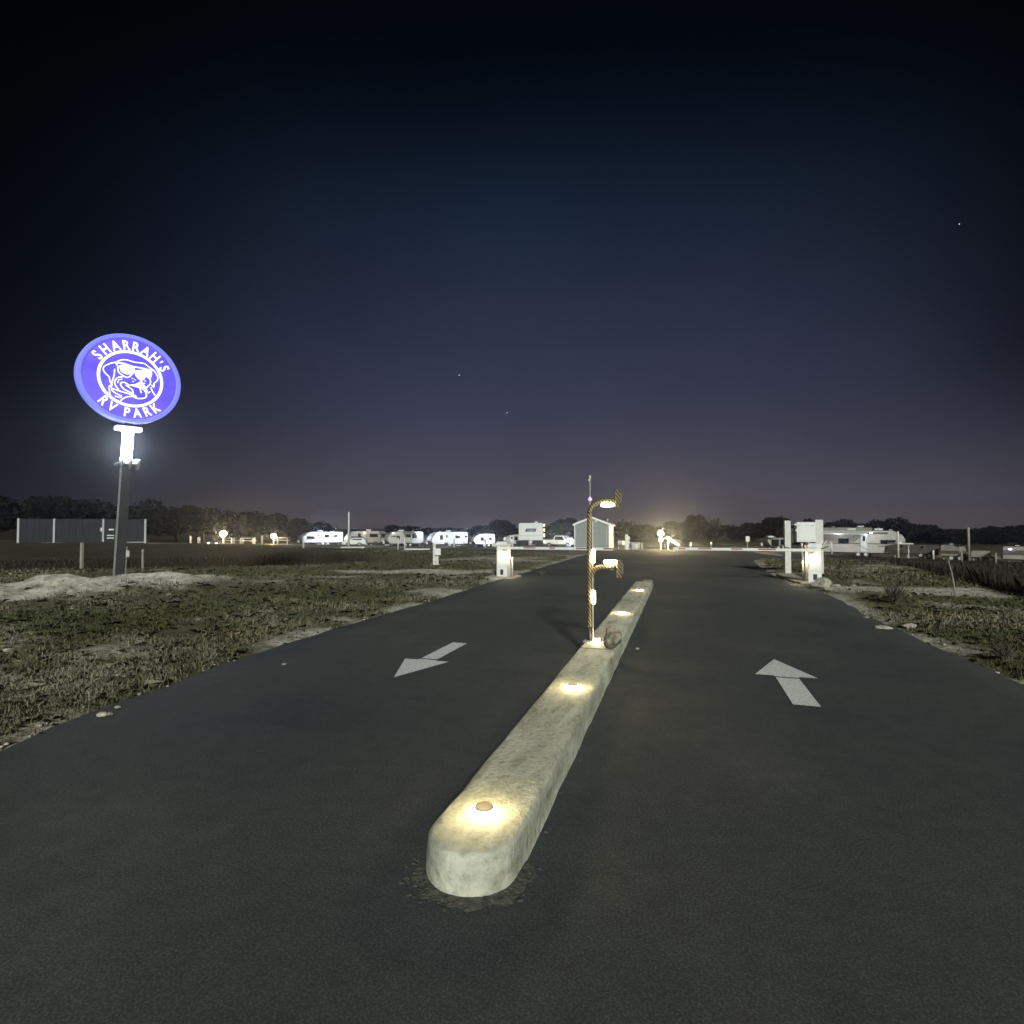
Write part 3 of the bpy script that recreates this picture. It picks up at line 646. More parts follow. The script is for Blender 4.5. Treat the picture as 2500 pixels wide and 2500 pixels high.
def stroke(pts, w=.036, closed=False):
    w *= .8
    pts = smooth([S(*p) for p in pts], closed); m = len(pts); y = -.126 - .0006 * lay[0]; lay[0] += 1
    A = []
    for i, p in enumerate(pts):
        a = pts[(i - 1) % m] if (closed or i) else p; c = pts[(i + 1) % m] if (closed or i < m - 1) else p
        tx, tz = c[0] - a[0], c[1] - a[1]; l = math.hypot(tx, tz) or 1; ox, oz = -tz / l * w / 2, tx / l * w / 2
        A.append([bmA.verts.new((p[0] + ox * s, yy, p[1] + oz * s + cz)) for s, yy in ((1, y), (-1, y), (-1, -.121), (1, -.121))])
    for i in range(m if closed else m - 1):
        a, c = A[i], A[(i + 1) % m]
        for k in range(3 if True else 4): bmA.faces.new((a[k], a[(k + 1) % 4], c[(k + 1) % 4], c[k])) if k != 2 else None
        bmA.faces.new((a[3], a[0], c[0], c[3]))
def blob(pts):
    pts = smooth([S(*p) for p in pts], True, 3); y = -.126 - .0006 * lay[0]; lay[0] += 1
    A = [bmA.verts.new((a, y, c + cz)) for a, c in pts]; B = [bmA.verts.new((a, -.121, c + cz)) for a, c in pts]; n = len(A)
    f = bmA.faces.new(A); 
    for k in range(n): bmA.faces.new((A[k], A[(k + 1) % n], B[(k + 1) % n], B[k]))
    bmesh.ops.triangulate(bmA, faces=[f])
stroke([(795, 575), (880, 545), (960, 550), (1060, 580), (1200, 600), (1270, 650), (1345, 705), (1400, 790), (1395, 850), (1350, 890), (1345, 945), (1310, 915)])       # head top, right ear
stroke([(790, 580), (700, 600), (615, 645), (605, 700), (650, 760), (690, 800), (700, 860), (730, 905), (720, 940)])                   # left ear outer
stroke([(770, 680), (760, 780), (730, 870), (715, 940), (690, 930), (700, 1050), (740, 1110)])                                          # ear inner / neck
stroke([(780, 585), (900, 600), (1040, 645), (1180, 670), (1330, 705)], .045)                                                            # glasses bar
stroke([(785, 590), (815, 640), (820, 710), (880, 770), (960, 805), (1010, 770), (1060, 720), (1130, 705), (1210, 725), (1240, 790), (1290, 830), (1290, 900), (1235, 960), (1250, 1020)], .040)
blob([(845, 625), (920, 622), (1000, 645), (1065, 680), (1050, 730), (970, 760), (890, 735), (850, 690)])                               # left lens
blob([(1170, 690), (1250, 695), (1315, 725), (1310, 790), (1280, 820), (1245, 770), (1200, 730)])                                         # right lens
blob([(1070, 735), (1130, 715), (1190, 735), (1220, 790), (1205, 830), (1160, 855), (1110, 820), (1075, 775)])                             # nose
blob([(985, 915), (1060, 905), (1120, 880), (1165, 862), (1195, 900), (1225, 950), (1215, 1000), (1150, 965), (1080, 945)])                 # jaw
stroke([(895, 795), (820, 805), (775, 850), (775, 910), (830, 985)], .036)
stroke([(880, 830), (830, 840), (815, 885)], .030)
stroke([(985, 925), (920, 880), (860, 885), (865, 930), (920, 985), (1010, 1030), (1050, 1090), (1130, 1115), (1220, 1100), (1235, 1050), (1205, 990)], .040)
stroke([(930, 915), (980, 950), (1030, 990), (1045, 1060)], .034)
stroke([(1140, 960), (1160, 1035)], .034)
stroke([(715, 960), (860, 1010), (1000, 1050), (1090, 1080)], .040)
stroke([(715, 980), (780, 1035), (865, 1075), (850, 1100), (770, 1075)], .034)
stroke([(850, 1150), (930, 1095), (1040, 1080)], .040)
stroke([(1300, 950), (1330, 1020), (1370, 1075)], .036)
stroke([(1255, 1040), (1290, 1010)], .030)
for (x, y) in ((1030, 820), (1070, 840), (1040, 865), (1215, 855), (1205, 890)): stroke([(x - 12, y - 6), (x + 12, y + 6)], .022)
obj('dog_emblem', bmA, M_lett, sg)
# pole
M_lit2 = mat('floodlit_plate_glow', (.85, .85, .9), .4, emit=(.86, .90, 1), es=1.2)  # plate is no lamp; floodlight falling on it is put in as emission
M_lit = mat('floodlit_sleeve_glow', (.85, .85, .9), .4, emit=(.86, .90, 1), es=45)  # white pole section whose floodlit brightness is built in as glow
pw = .122; rx = Matrix()
zA = D(306, 1128, SD).z - SB.z; zB = D(306, 1052, SD).z - SB.z
def lean(z): q = min(1, z / (zB + .6)); return bx * (1 - q), by * (1 - q)
def polebox(name, z0, z1, w, m, dx=0, dy=0, wy=None, nrm=True):
    bm = BM(); wy = wy or w
    (xa0, ya0), (xb0, yb0) = lean(z0), lean(z1); vs_ = []
    for z, (cx_, cy_) in ((z0, (xa0, ya0)), (z1, (xb0, yb0))):
        vs_.append([bm.verts.new((cx_ + dx + sx_ * w, cy_ + dy + sy_ * wy, z)) for sx_, sy_ in ((-1, -1), (1, -1), (1, 1), (-1, 1))])
    A, B = vs_
    for k in range(4): bm.faces.new((A[k], A[(k + 1) % 4], B[(k + 1) % 4], B[k]))
    bm.faces.new(A); bm.faces.new(B); return obj(name, bm, m, sg)
polebox('pole', -.3, zA, pw, M_dark)
polebox('conduit', -.3, zA + .05, .022, M_galv, -pw - .024, -pw + .03)
polebox('conduit', -.3, .95, .018, M_galv, pw + .022, -pw + .03)
bm = BM(); x_, y_ = lean(.8); box(bm, x_ + pw + .003, x_ + pw + .09, y_ - pw - .03, y_ - .04, .62, .82, .008); obj('switch_box', bm, M_offw, sg)
polebox('pole_sleeve', zA, zB, pw * .98, M_lit)
x_, y_ = lean(zB + .05); bm = BM(); box(bm, x_ - .34, x_ + .34, y_ - .17, y_ + .17, zB + .003, zB + .13, .02); obj('mounting_plate', bm, M_lit2, sg)
bm = BM(); box(bm, x_ - .1, x_ + .1, y_ - .1, y_ + .1, zB + .13, cz - 1.33); obj('neck', bm, M_dark, sg)
x_, y_ = lean(zA); bm = BM(); box(bm, x_ - .26, x_ + .30, y_ - .26, y_ + .26, zA - .10, zA - .04, .01); obj('lamp_bracket', bm, M_galv, sg)
for dx, dy in ((-.17, -.25), (.27, -.20), (.05, -.29), (.30, .05)):
    bm = BM(); tube(bm, [(x_ + dx, y_ + dy, zA - .22), (x_ + dx, y_ + dy, zA - .05), (x_ + dx * .95, y_ + dy * .95, zA + .06)], [.035, .06, .075], 12); h_ = obj('floodlight', bm, M_grey, sg, smooth=True)
    bm = BM(); disc(bm, .068, 0, .01, 16); bmesh.ops.transform(bm, matrix=Matrix.Translation((x_ + dx * .95, y_ + dy * .95, zA + .075)) @ Matrix.Rotation(math.pi / 2, 4, 'X'), verts=bm.verts); obj('lens', bm, M_cool, h_)

for dx, dy in ((-.24, -.16), (.24, -.16)): pt_light('lamp', sg, (x_ + dx, y_ + dy, (zA + zB) / 2), 18, (.86, .91, 1), .12)
# ---------------------------------------------------------------- field furniture
def post(px, py0, py1, dep, r, m, label, cat='post', group=None, name='post', capd=True, sq=False):
    p = D(px, py1, dep); z = H(p.x, p.y); top = D(px, py0, dep).z - z
    bm = BM()
    if sq: box(bm, -r, r, -r, r, -.15, top, r * .15)
    else: tube(bm, [(0, 0, -.15), (0, 0, top - r * .6), (0, 0, top)], [r, r, r * .55], 8)
    o = obj(name, bm, m, smooth=not sq); o.location = (p.x, p.y, z); tag(o, label, cat, group); return o
post(199, 1325, 1392, 21.5, .045, M_wood, 'bare wooden post standing just left of the sign pole', sq=True)
post(348, 1341, 1392, 22.0, .030, M_wood, 'thin stake in the ditch just right of the sign pole', sq=True)
post(851, 1250, 1338, 62, .10, M_offw, 'tall bare pole between the first two trailers', 'pole', name='utility_pole')
post(2193, 1297, 1352, 60, .10, M_offw, 'slender pole at the nose of the long dark striped fifth wheel', 'pole', name='utility_pole')
post(2366, 1287, 1376, 50, .10, M_wood, 'tall weathered pole at the far right behind the weeds', 'pole', name='utility_pole')
for px, a, b_, dp, lb in [(465, 1308, 1323, 62, 'slim white hookup post furthest left in the field'), (485, 1311, 1329, 58, 'thick white hookup post left of the first warm lamp'), (566, 1314, 1328, 62, 'hookup post right beside the first warm lamp'),
                       (588, 1315, 1331, 60, 'white hookup post between the two warm lamps'), (621, 1315, 1328, 66, 'short slim post left of the second warm lamp'), (640, 1308, 1331, 60, 'bright white post left of the second warm lamp'),
                       (678, 1315, 1330, 64, 'small white post right of the second warm lamp'), (741, 1317, 1340, 52, 'white post in front of the first trailer nose'), (972, 1313, 1333, 60, 'slim post before the grey capped trailer'),
                       (1109, 1315, 1334, 66, 'small post in front of the fourth trailer'), (1185, 1326, 1338, 60, 'short yellowish post before the fifth trailer'), (1560, 1324, 1341, 52, 'white post at the right of the small grey kiosk'), (1567, 1325, 1341, 51, 'slim white post right of the small grey kiosk'),
                       (2348, 1347, 1378, 46, 'thick pale post left of the far right pole'), (2431, 1350, 1376, 46, 'pale post between the small cargo trailer and the last camper'), (2279, 1343, 1366, 52, 'thin post beside the dark box trailer'),
                       (988, 1311, 1334, 54, 'bright white marker post standing before the third trailer')]:
    post(px, a, b_, dp, .022 * dp / 14 if px != 485 else .13, M_offw if px not in (2348, 2431) else M_wood, lb, group='hookup posts on the campsite')
# low white rails
for (x0, x1, py, dp, lb) in [(988, 1050, 1336, 54, 'low white rail beside the marker post'), (832, 890, 1336, 62, 'low pale concrete kerb at the foot of the tall pole')]:
    a = D(x0, py, dp); c = D(x1, py, dp); z = H((a.x + c.x) / 2, (a.y + c.y) / 2); L_ = (c - a).length
    o = empty('parking_rail', (a.x, a.y, z), math.atan2(c.y - a.y, c.x - a.x), lb, 'rail')
    bm = BM(); box(bm, 0, L_, -.06, .06, .05, .2, .01); obj('beam', bm, M_offw, o)
    bm = BM(); box(bm, .2, .3, -.05, .05, -.2, .048); obj('foot', bm, M_offw, o); bm = BM(); box(bm, L_ - .3, L_ - .2, -.05, .05, -.2, .048); obj('foot', bm, M_offw, o)
# meter pedestal left of the gate
p = G(1063, 23.8); o = empty('meter_pedestal', p, YAW, 'pale utility pedestal with a side box on the bank left of the gate', 'utility pedestal')
q = 23.8 / F
bm = BM(); box(bm, -.10, .03, -.05, .05, -.1, .78, .012); obj('post', bm, M_offw, o)
bm = BM(); box(bm, .034, .14, -.05, .05, -.1, .60, .01); obj('post', bm, M_offw, o)
bm = BM(); box(bm, -.02, .24, -.13, -.052, .42, .70, .01); obj('meter_box', bm, M_white, o)
bm = BM(); bmesh.ops.create_uvsphere(bm, u_segments=12, v_segments=8, radius=.085, matrix=Matrix.Translation((-.04, 0, .82))); obj('cap', bm, M_offw, o, smooth=True)
# tiny round lamps on the ground near first lamp
for px, lb in ((509, 'low round white ground globe left of the first warm lamp'), (528, 'low round white ground globe nearest the first warm lamp')):
    p = G(px, 60); bm = BM(); bmesh.ops.create_uvsphere(bm, u_segments=12, v_segments=8, radius=.10, matrix=Matrix.Translation((0, 0, .1))); o = obj('globe_light', bm, M_bulbw, smooth=True); o.location = p; tag(o, lb, 'globe light')
# warm lamp posts
def lamppost(px, py, pyb, dep, watts, label, rb=.16, sign=False):
    p = G(px, dep); top = D(px, py, dep).z - p.z
    o = empty('lamp_post', p, YAW, label, 'lamp post')
    bm = BM(); tube(bm, [(0, 0, -.1), (0, 0, top - rb)], .05, 8); obj('post', bm, M_offw, o)
    bm = BM(); bmesh.ops.create_uvsphere(bm, u_segments=16, v_segments=10, radius=rb, matrix=Matrix.Translation((0, 0, top))); obj('globe', bm, M_bulb, o, smooth=True)
    bm = BM(); tube(bm, [(0, 0, top + rb), (0, 0, top + rb + .05)], [rb * .9, .03], 10); obj('cap', bm, M_black, o)
    if sign:
        bm = BM(); disc(bm, .22, -.10, -.08, 20, 0, top - .62, .12); obj('lifebuoy_ring', bm, M_offw, o)
    pt_light('lamp', o, (0, -rb - .25, top), watts, (1, .74, .40), rb)
lamppost(545, 1303, 1327, 62, 110, 'warm glowing lamp post, left one of the two in the left field', .36)
lamppost(668, 1309, 1328, 66, 90, 'warm glowing lamp post, right one of the two in the left field', .32)
lamppost(1613, 1302, 1342, 58, 260, 'bright warm lamp post by the road junction', .32, True)
# strand of bulbs running down from a post beside the junction lamp
pa = D(1631, 1312, 57); pc = D(1655, 1328, 57); gz_ = H(pa.x, pa.y)
o = empty('festoon_lights', (pa.x, pa.y, gz_), 0, 'sloping strand of glowing bulbs right of the junction lamp post', 'string lights')
bm = BM(); tube(bm, [(0, 0, -.1), (0, 0, pa.z - gz_ + .05)], .05, 8); obj('post', bm, M_offw, o)
v = pc - pa; bm = BM(); tube(bm, [(0, 0, pa.z - gz_), (v.x, v.y, pc.z - gz_)], .012, 5); obj('wire', bm, M_black, o)
for k in range(6):
    c = Vector((0, 0, pa.z - gz_)) + v * (k / 5); bm = BM(); bmesh.ops.create_uvsphere(bm, u_segments=10, v_segments=7, radius=.10 if k else .15, matrix=Matrix.Translation(c + Vector((0, 0, -.08)))); obj('bulb', bm, M_bulb, o, smooth=True)
pt_light('lamp', o, (v.x * .5, v.y * .5 - .4, (pa.z + pc.z) / 2 - gz_), 170, (1, .76, .42), .25)
# small signs
def signboard(px, py0, py1, w, h, dep, label):
    p = G(px, dep); zt_ = D(px, py0, dep).z - p.z; o = empty('sign_board', p, YAW, label, 'sign')
    bm = BM(); box(bm, -.05, .05, -.02, .04, -.1, zt_ - .02); obj('post', bm, M_wood, o)
    bm = BM(); box(bm, -w / 2, w / 2, -.06, -.03, zt_ - h, zt_, .07, seg=2) if w > .2 else box(bm, -w / 2, w / 2, -.06, -.03, zt_ - h, zt_, .01); obj('board', bm, M_white, o)
signboard(1825, 1309, 1335, .50, .68, 70, 'white rounded sign board on a short post beyond the right arm')
signboard(1686, 1324, 1336, .22, .40, 60, 'small white marker sign beyond the middle of the right arm')
signboard(1736, 1323, 1338, .18, .28, 60, 'tiny yellowish sign between the marker sign and the rounded sign')
# white pillar kiosk right of shed
p = G(1532, 54); o = empty('water_station', p, YAW, 'tall white service pillar with equipment on its side right of the shed', 'service pillar'); k = 54 / F
bm = BM(); box(bm, -6 * k, 1 * k, -.12, .12, -.1, 38 * k, .03); obj('pillar', bm, M_white, o)
bm = BM(); box(bm, 1.2 * k, 5 * k, -.15, .1, 24 * k, 33 * k, .03); box(bm, 1.2 * k, 5 * k, -.15, .1, 15 * k, 22 * k, .03); obj('equipment_box', bm, M_bulbw if False else M_white, o)
bm = BM(); box(bm, 1.2 * k, 4 * k, -.1, .1, -.1, 14.8 * k, .02); obj('pipe_casing', bm, M_offw, o)
p = G(1551, 55); o = empty('kiosk', p, YAW, 'small grey metal kiosk box between the service pillar and white posts', 'kiosk'); k = 55 / F
bm = BM(); box(bm, -10 * k, 9 * k, -.3, .3, -.1, 17 * k, .02); obj('cabinet', bm, M_grey, o)
bm = BM(); box(bm, -1 * k, 7 * k, -.33, -.302, 3 * k, 14 * k, .01); obj('door', bm, M_offw, o)
bm = BM(); box(bm, -10.6 * k, 9.6 * k, -.34, .34, 17 * k + .002, 18 * k, .01); obj('lid', bm, M_galv, o)
# deck chairs row
for i, (px, lb) in enumerate([(1514, 'small white chair nearest the shed wall'), (1520, 'small white chair second from the shed'), (1525, 'small white chair nearest the white service pillar')]):
    p = G(px, 56); o = empty('patio_chair', p, YAW + .3 * i, lb, 'chair', 'small chairs beside the shed')
    bm = BM(); box(bm, -.2, .2, -.2, .2, .38, .42); obj('seat', bm, M_offw, o); bm = BM(); box(bm, -.2, .2, .16, .2, .425, .85); obj('backrest', bm, M_offw, o)
    for sx_ in (-.17, .17):
        for sy_ in (-.17, .17): bm = BM(); box(bm, sx_ - .02, sx_ + .02, sy_ - .02, sy_ + .02, 0, .378); obj('leg', bm, M_offw, o)
# picnic tables in the left field
for px, dp, lb in ((605, 64, 'small pale picnic table between the two warm lamps'), (690, 66, 'low pale picnic table right of the second warm lamp'), (560, 66, 'pale picnic table under the first warm lamp')):
    p = G(px, dp); o = empty('picnic_table', p, YAW, lb, 'picnic table', 'picnic tables in the left field')
    bm = BM(); box(bm, -.75, .75, -.35, .35, .70, .75); obj('tabletop', bm, M_offw, o)
    for sy_ in (-.6, .6): bm = BM(); box(bm, -.75, .75, sy_ - .12, sy_ + .12, .42, .46); obj('bench', bm, M_offw, o)
    for sx_ in (-.55, .55): bm = BM(); box(bm, sx_ - .05, sx_ + .05, -.05, .05, 0, .698); box(bm, sx_ - .05, sx_ + .05, -.7, .7, .36, .418); obj('trestle', bm, M_offw, o)

# privacy screen on the left
fa = D(44, 1325, 45); fb = D(354, 1327, 49); za = H(fa.x, fa.y); zb = H(fb.x, fb.y); fz = (za + zb) / 2
L_ = math.hypot(fb.x - fa.x, fb.y - fa.y); o = empty('screen_fence', (fa.x, fa.y, fz), math.atan2(fb.y - fa.y, fb.x - fa.x), 'long grey blue privacy screen with pale posts behind the sign pole', 'fence')
M_scr = mat('slate_screen', (.007, .008, .0125), .8, noise_s=2, amt=.35); M_scr_w = mat('pale_metal_post', (.34, .35, .36), .5)
xs = [0, .265, .65, .80, 1.0]; hh_ = 2.0
for k, f_ in enumerate([0, .265, .65, 1.0]):
    bm = BM(); box(bm, f_ * L_ - .07, f_ * L_ + .07, -.07, .07, -.3, hh_ + .03, .01); obj('post', bm, M_scr_w if k in (0, 3) else M_grey, o)
for a, c in ((0, .265), (.265, .65), (.65, 1.0)):
    n = int((c - a) * L_ / .45)
    for k in range(n):
        x0 = a * L_ + .075 + k * ((c - a) * L_ - .15) / n; bm = BM(); box(bm, x0 + .004, x0 + ((c - a) * L_ - .15) / n - .004, -.02, .02, .06, hh_, .004); obj('panel', bm, M_scr, o)
    bm = BM(); box(bm, a * L_ + .075, c * L_ - .075, -.035, .035, .0, .055); obj('bottom_rail', bm, M_scr_w, o)
lw = L_ * .64
for (x, z, w, h, m) in ((lw, 1.12, .30, .06, M_white), (lw - .05, 1.12, .07, .36, M_white), (lw + .65, 1.12, .35, .12, M_white), (lw + .6, .62, .5, .08, M_white), (lw + .6, .40, .5, .08, M_white)):
    bm = BM(); box(bm, x - w / 2, x + w / 2, -.034, -.022, z - h / 2, z + h / 2); obj('marking', bm, m, o)

# ---------------------------------------------------------------- shed
sp_ = D(1403, 1338, 58); sp2 = D(1487, 1338, 58); wd = (sp2 - sp_).length
M_siding = mat('grey_siding', (.20, .22, .212), .6, noise_s=2, amt=.12); M_trim = mat('white_trim', (.72, .72, .70), .5); M_side = mat('lit_side_siding', (.62, .60, .50), .6, noise_s=3, amt=.15); M_roof = mat('grey_metal_roof', (.22, .23, .24), .45, .4, noise_s=3, amt=.2)  # cream on the side boards paints in the yellow light on that wall
zg = H((sp_.x + sp2.x) / 2, sp_.y)
ang = math.atan2(sp2.y - sp_.y, sp2.x - sp_.x) - .26
sh = empty('shed', (sp_.x, sp_.y, zg), ang, 'grey gabled shed with white trim behind the keypad post', 'shed')
ev = 2.42; rg = 3.1; ln = 5.6
# siding laid as separate vertical panels on the gable, horizontal laps on the side
npan = 9
def gz(x): return ev + (rg - ev) * (1 - abs(x - wd / 2) / (wd / 2))
for k in range(npan):
    x0, x1 = .06 + k * (wd - .12) / npan + .005, .06 + (k + 1) * (wd - .12) / npan - .005
    poly = [(x0, -.2), (x1, -.2), (x1, gz(x1))] + ([(wd / 2, rg)] if x0 < wd / 2 < x1 else []) + [(x0, gz(x0))]
    bm = BM(); prism(bm, poly, 0, .05, 'y'); obj('siding_panel', bm, M_siding, sh)
for k in range(10):
    bm = BM(); box(bm, wd - .05, wd + .0, .07, ln, k * ev / 10 - (.2 if k == 0 else 0) + .005, (k + 1) * ev / 10 - .005, 0); obj('lap_board', bm, M_side, sh)
bm = BM(); box(bm, .05, wd - .06, .06, ln - .1, -.2, ev - .05); box(bm, 0, .049, .06, ln, -.2, ev); box(bm, 0, wd - .05, ln + .001, ln + .05, -.2, ev); obj('inner_wall', bm, M_siding, sh)
for x0, x1 in ((-.03, .055), (wd - .055, wd + .03)):
    bm = BM(); box(bm, x0, x1, -.03, -.002, -.2, ev + .0); obj('corner_trim', bm, M_trim, sh)
for s in (-1, 1):
    xe = wd / 2 + s * (wd / 2 + .18); ze = ev - (rg - ev) / (wd / 2) * .18
    bm = BM(); prism(bm, [(xe, ze + .05), (wd / 2 + s * .001, rg + .05), (wd / 2 + s * .001, rg + .14), (xe, ze + .14)], -.12, ln + .15, 'y'); rf_ = obj('roof', bm, M_roof, sh)
    bm = BM(); prism(bm, [(xe, ze - .05), (wd / 2 + s * .002, rg - .04), (wd / 2 + s * .002, rg + .14), (xe, ze + .14)], -.16, -.125, 'y'); obj('fascia', bm, M_trim, sh)
bm = BM(); box(bm, wd + .12, wd + .2, -.05, ln + .1, ev - .16, ev - .06); obj('gutter', bm, M_trim, sh)
bm = BM(); box(bm, wd * .60, wd * .60 + .16, -.06, -.003, rg - .42, rg - .18, .01); obj('gable_lamp_box', bm, M_trim, sh)
bm = BM(); box(bm, wd - .32, wd - .26, -.045, -.003, .1, ev - .1, .01); obj('downpipe', bm, M_grey, sh)
bm = BM(); box(bm, wd + .003, wd + .03, 1.6, 2.6, .05, 2.0, .01); dd = obj('door', bm, M_trim, sh)
bm = BM(); box(bm, wd + .003, wd + .03, 3.6, 4.4, 1.1, 1.9, .01); w2 = obj('window', bm, M_trim, sh); bm = BM(); box(bm, wd + .031, wd + .036, 3.67, 4.33, 1.17, 1.83); obj('pane', bm, M_glass, w2)
bm = BM(); bmesh.ops.create_uvsphere(bm, u_segments=12, v_segments=8, radius=.09, matrix=Matrix.Translation((wd + .12, 1.2, 2.05))); obj('wall_lamp', bm, M_bulbw, sh, smooth=True)
pt_light('lamp', sh, (wd + .8, 2.2, 1.9), 22, (1, .86, .52), .1)
bm = BM(); tube(bm, [(wd * .93, .8, ev + .1), (wd * .93, .8, ev + .42)], [.02, .02], 6); bmesh.ops.create_uvsphere(bm, u_segments=10, v_segments=8, radius=.09, matrix=Matrix.Translation((wd * .93, .8, ev + .5))); obj('vent_cap', bm, M_white, sh)
# mast behind the shed
p = G(1441, 66); zt_ = D(1441, 1162, 66).z - p.z; o = empty('antenna_mast', p, 0, 'thin antenna mast with a purple lamp rising behind the shed', 'antenna mast')
bm = BM(); tube(bm, [(0, 0, -.1), (0, 0, zt_)], [.07, .045], 8); obj('mast', bm, M_galv, o)
zc = D(1441, 1172, 66).z - p.z; bm = BM(); bmesh.ops.create_uvsphere(bm, u_segments=10, v_segments=8, radius=.14, matrix=Matrix.Translation((-.08, -.05, zc))); obj('camera_dome', bm, M_white, o, smooth=True)
bm = BM(); tube(bm, [(0, 0, zt_ - .25), (0, 0, zt_ + .12)], [.11, .07], 8); obj('antenna_tip', bm, M_white, o)
zc = D(1441, 1219, 66).z - p.z; bm = BM(); tube(bm, [(0, 0, zc - .2), (0, 0, zc), (0, 0, zc + .3)], [.12, .26, .05], 10); obj('purple_lamp', bm, mat('purple_lamp', (.5, .3, .6), .4, emit=(.75, .45, 1), es=1.1), o)

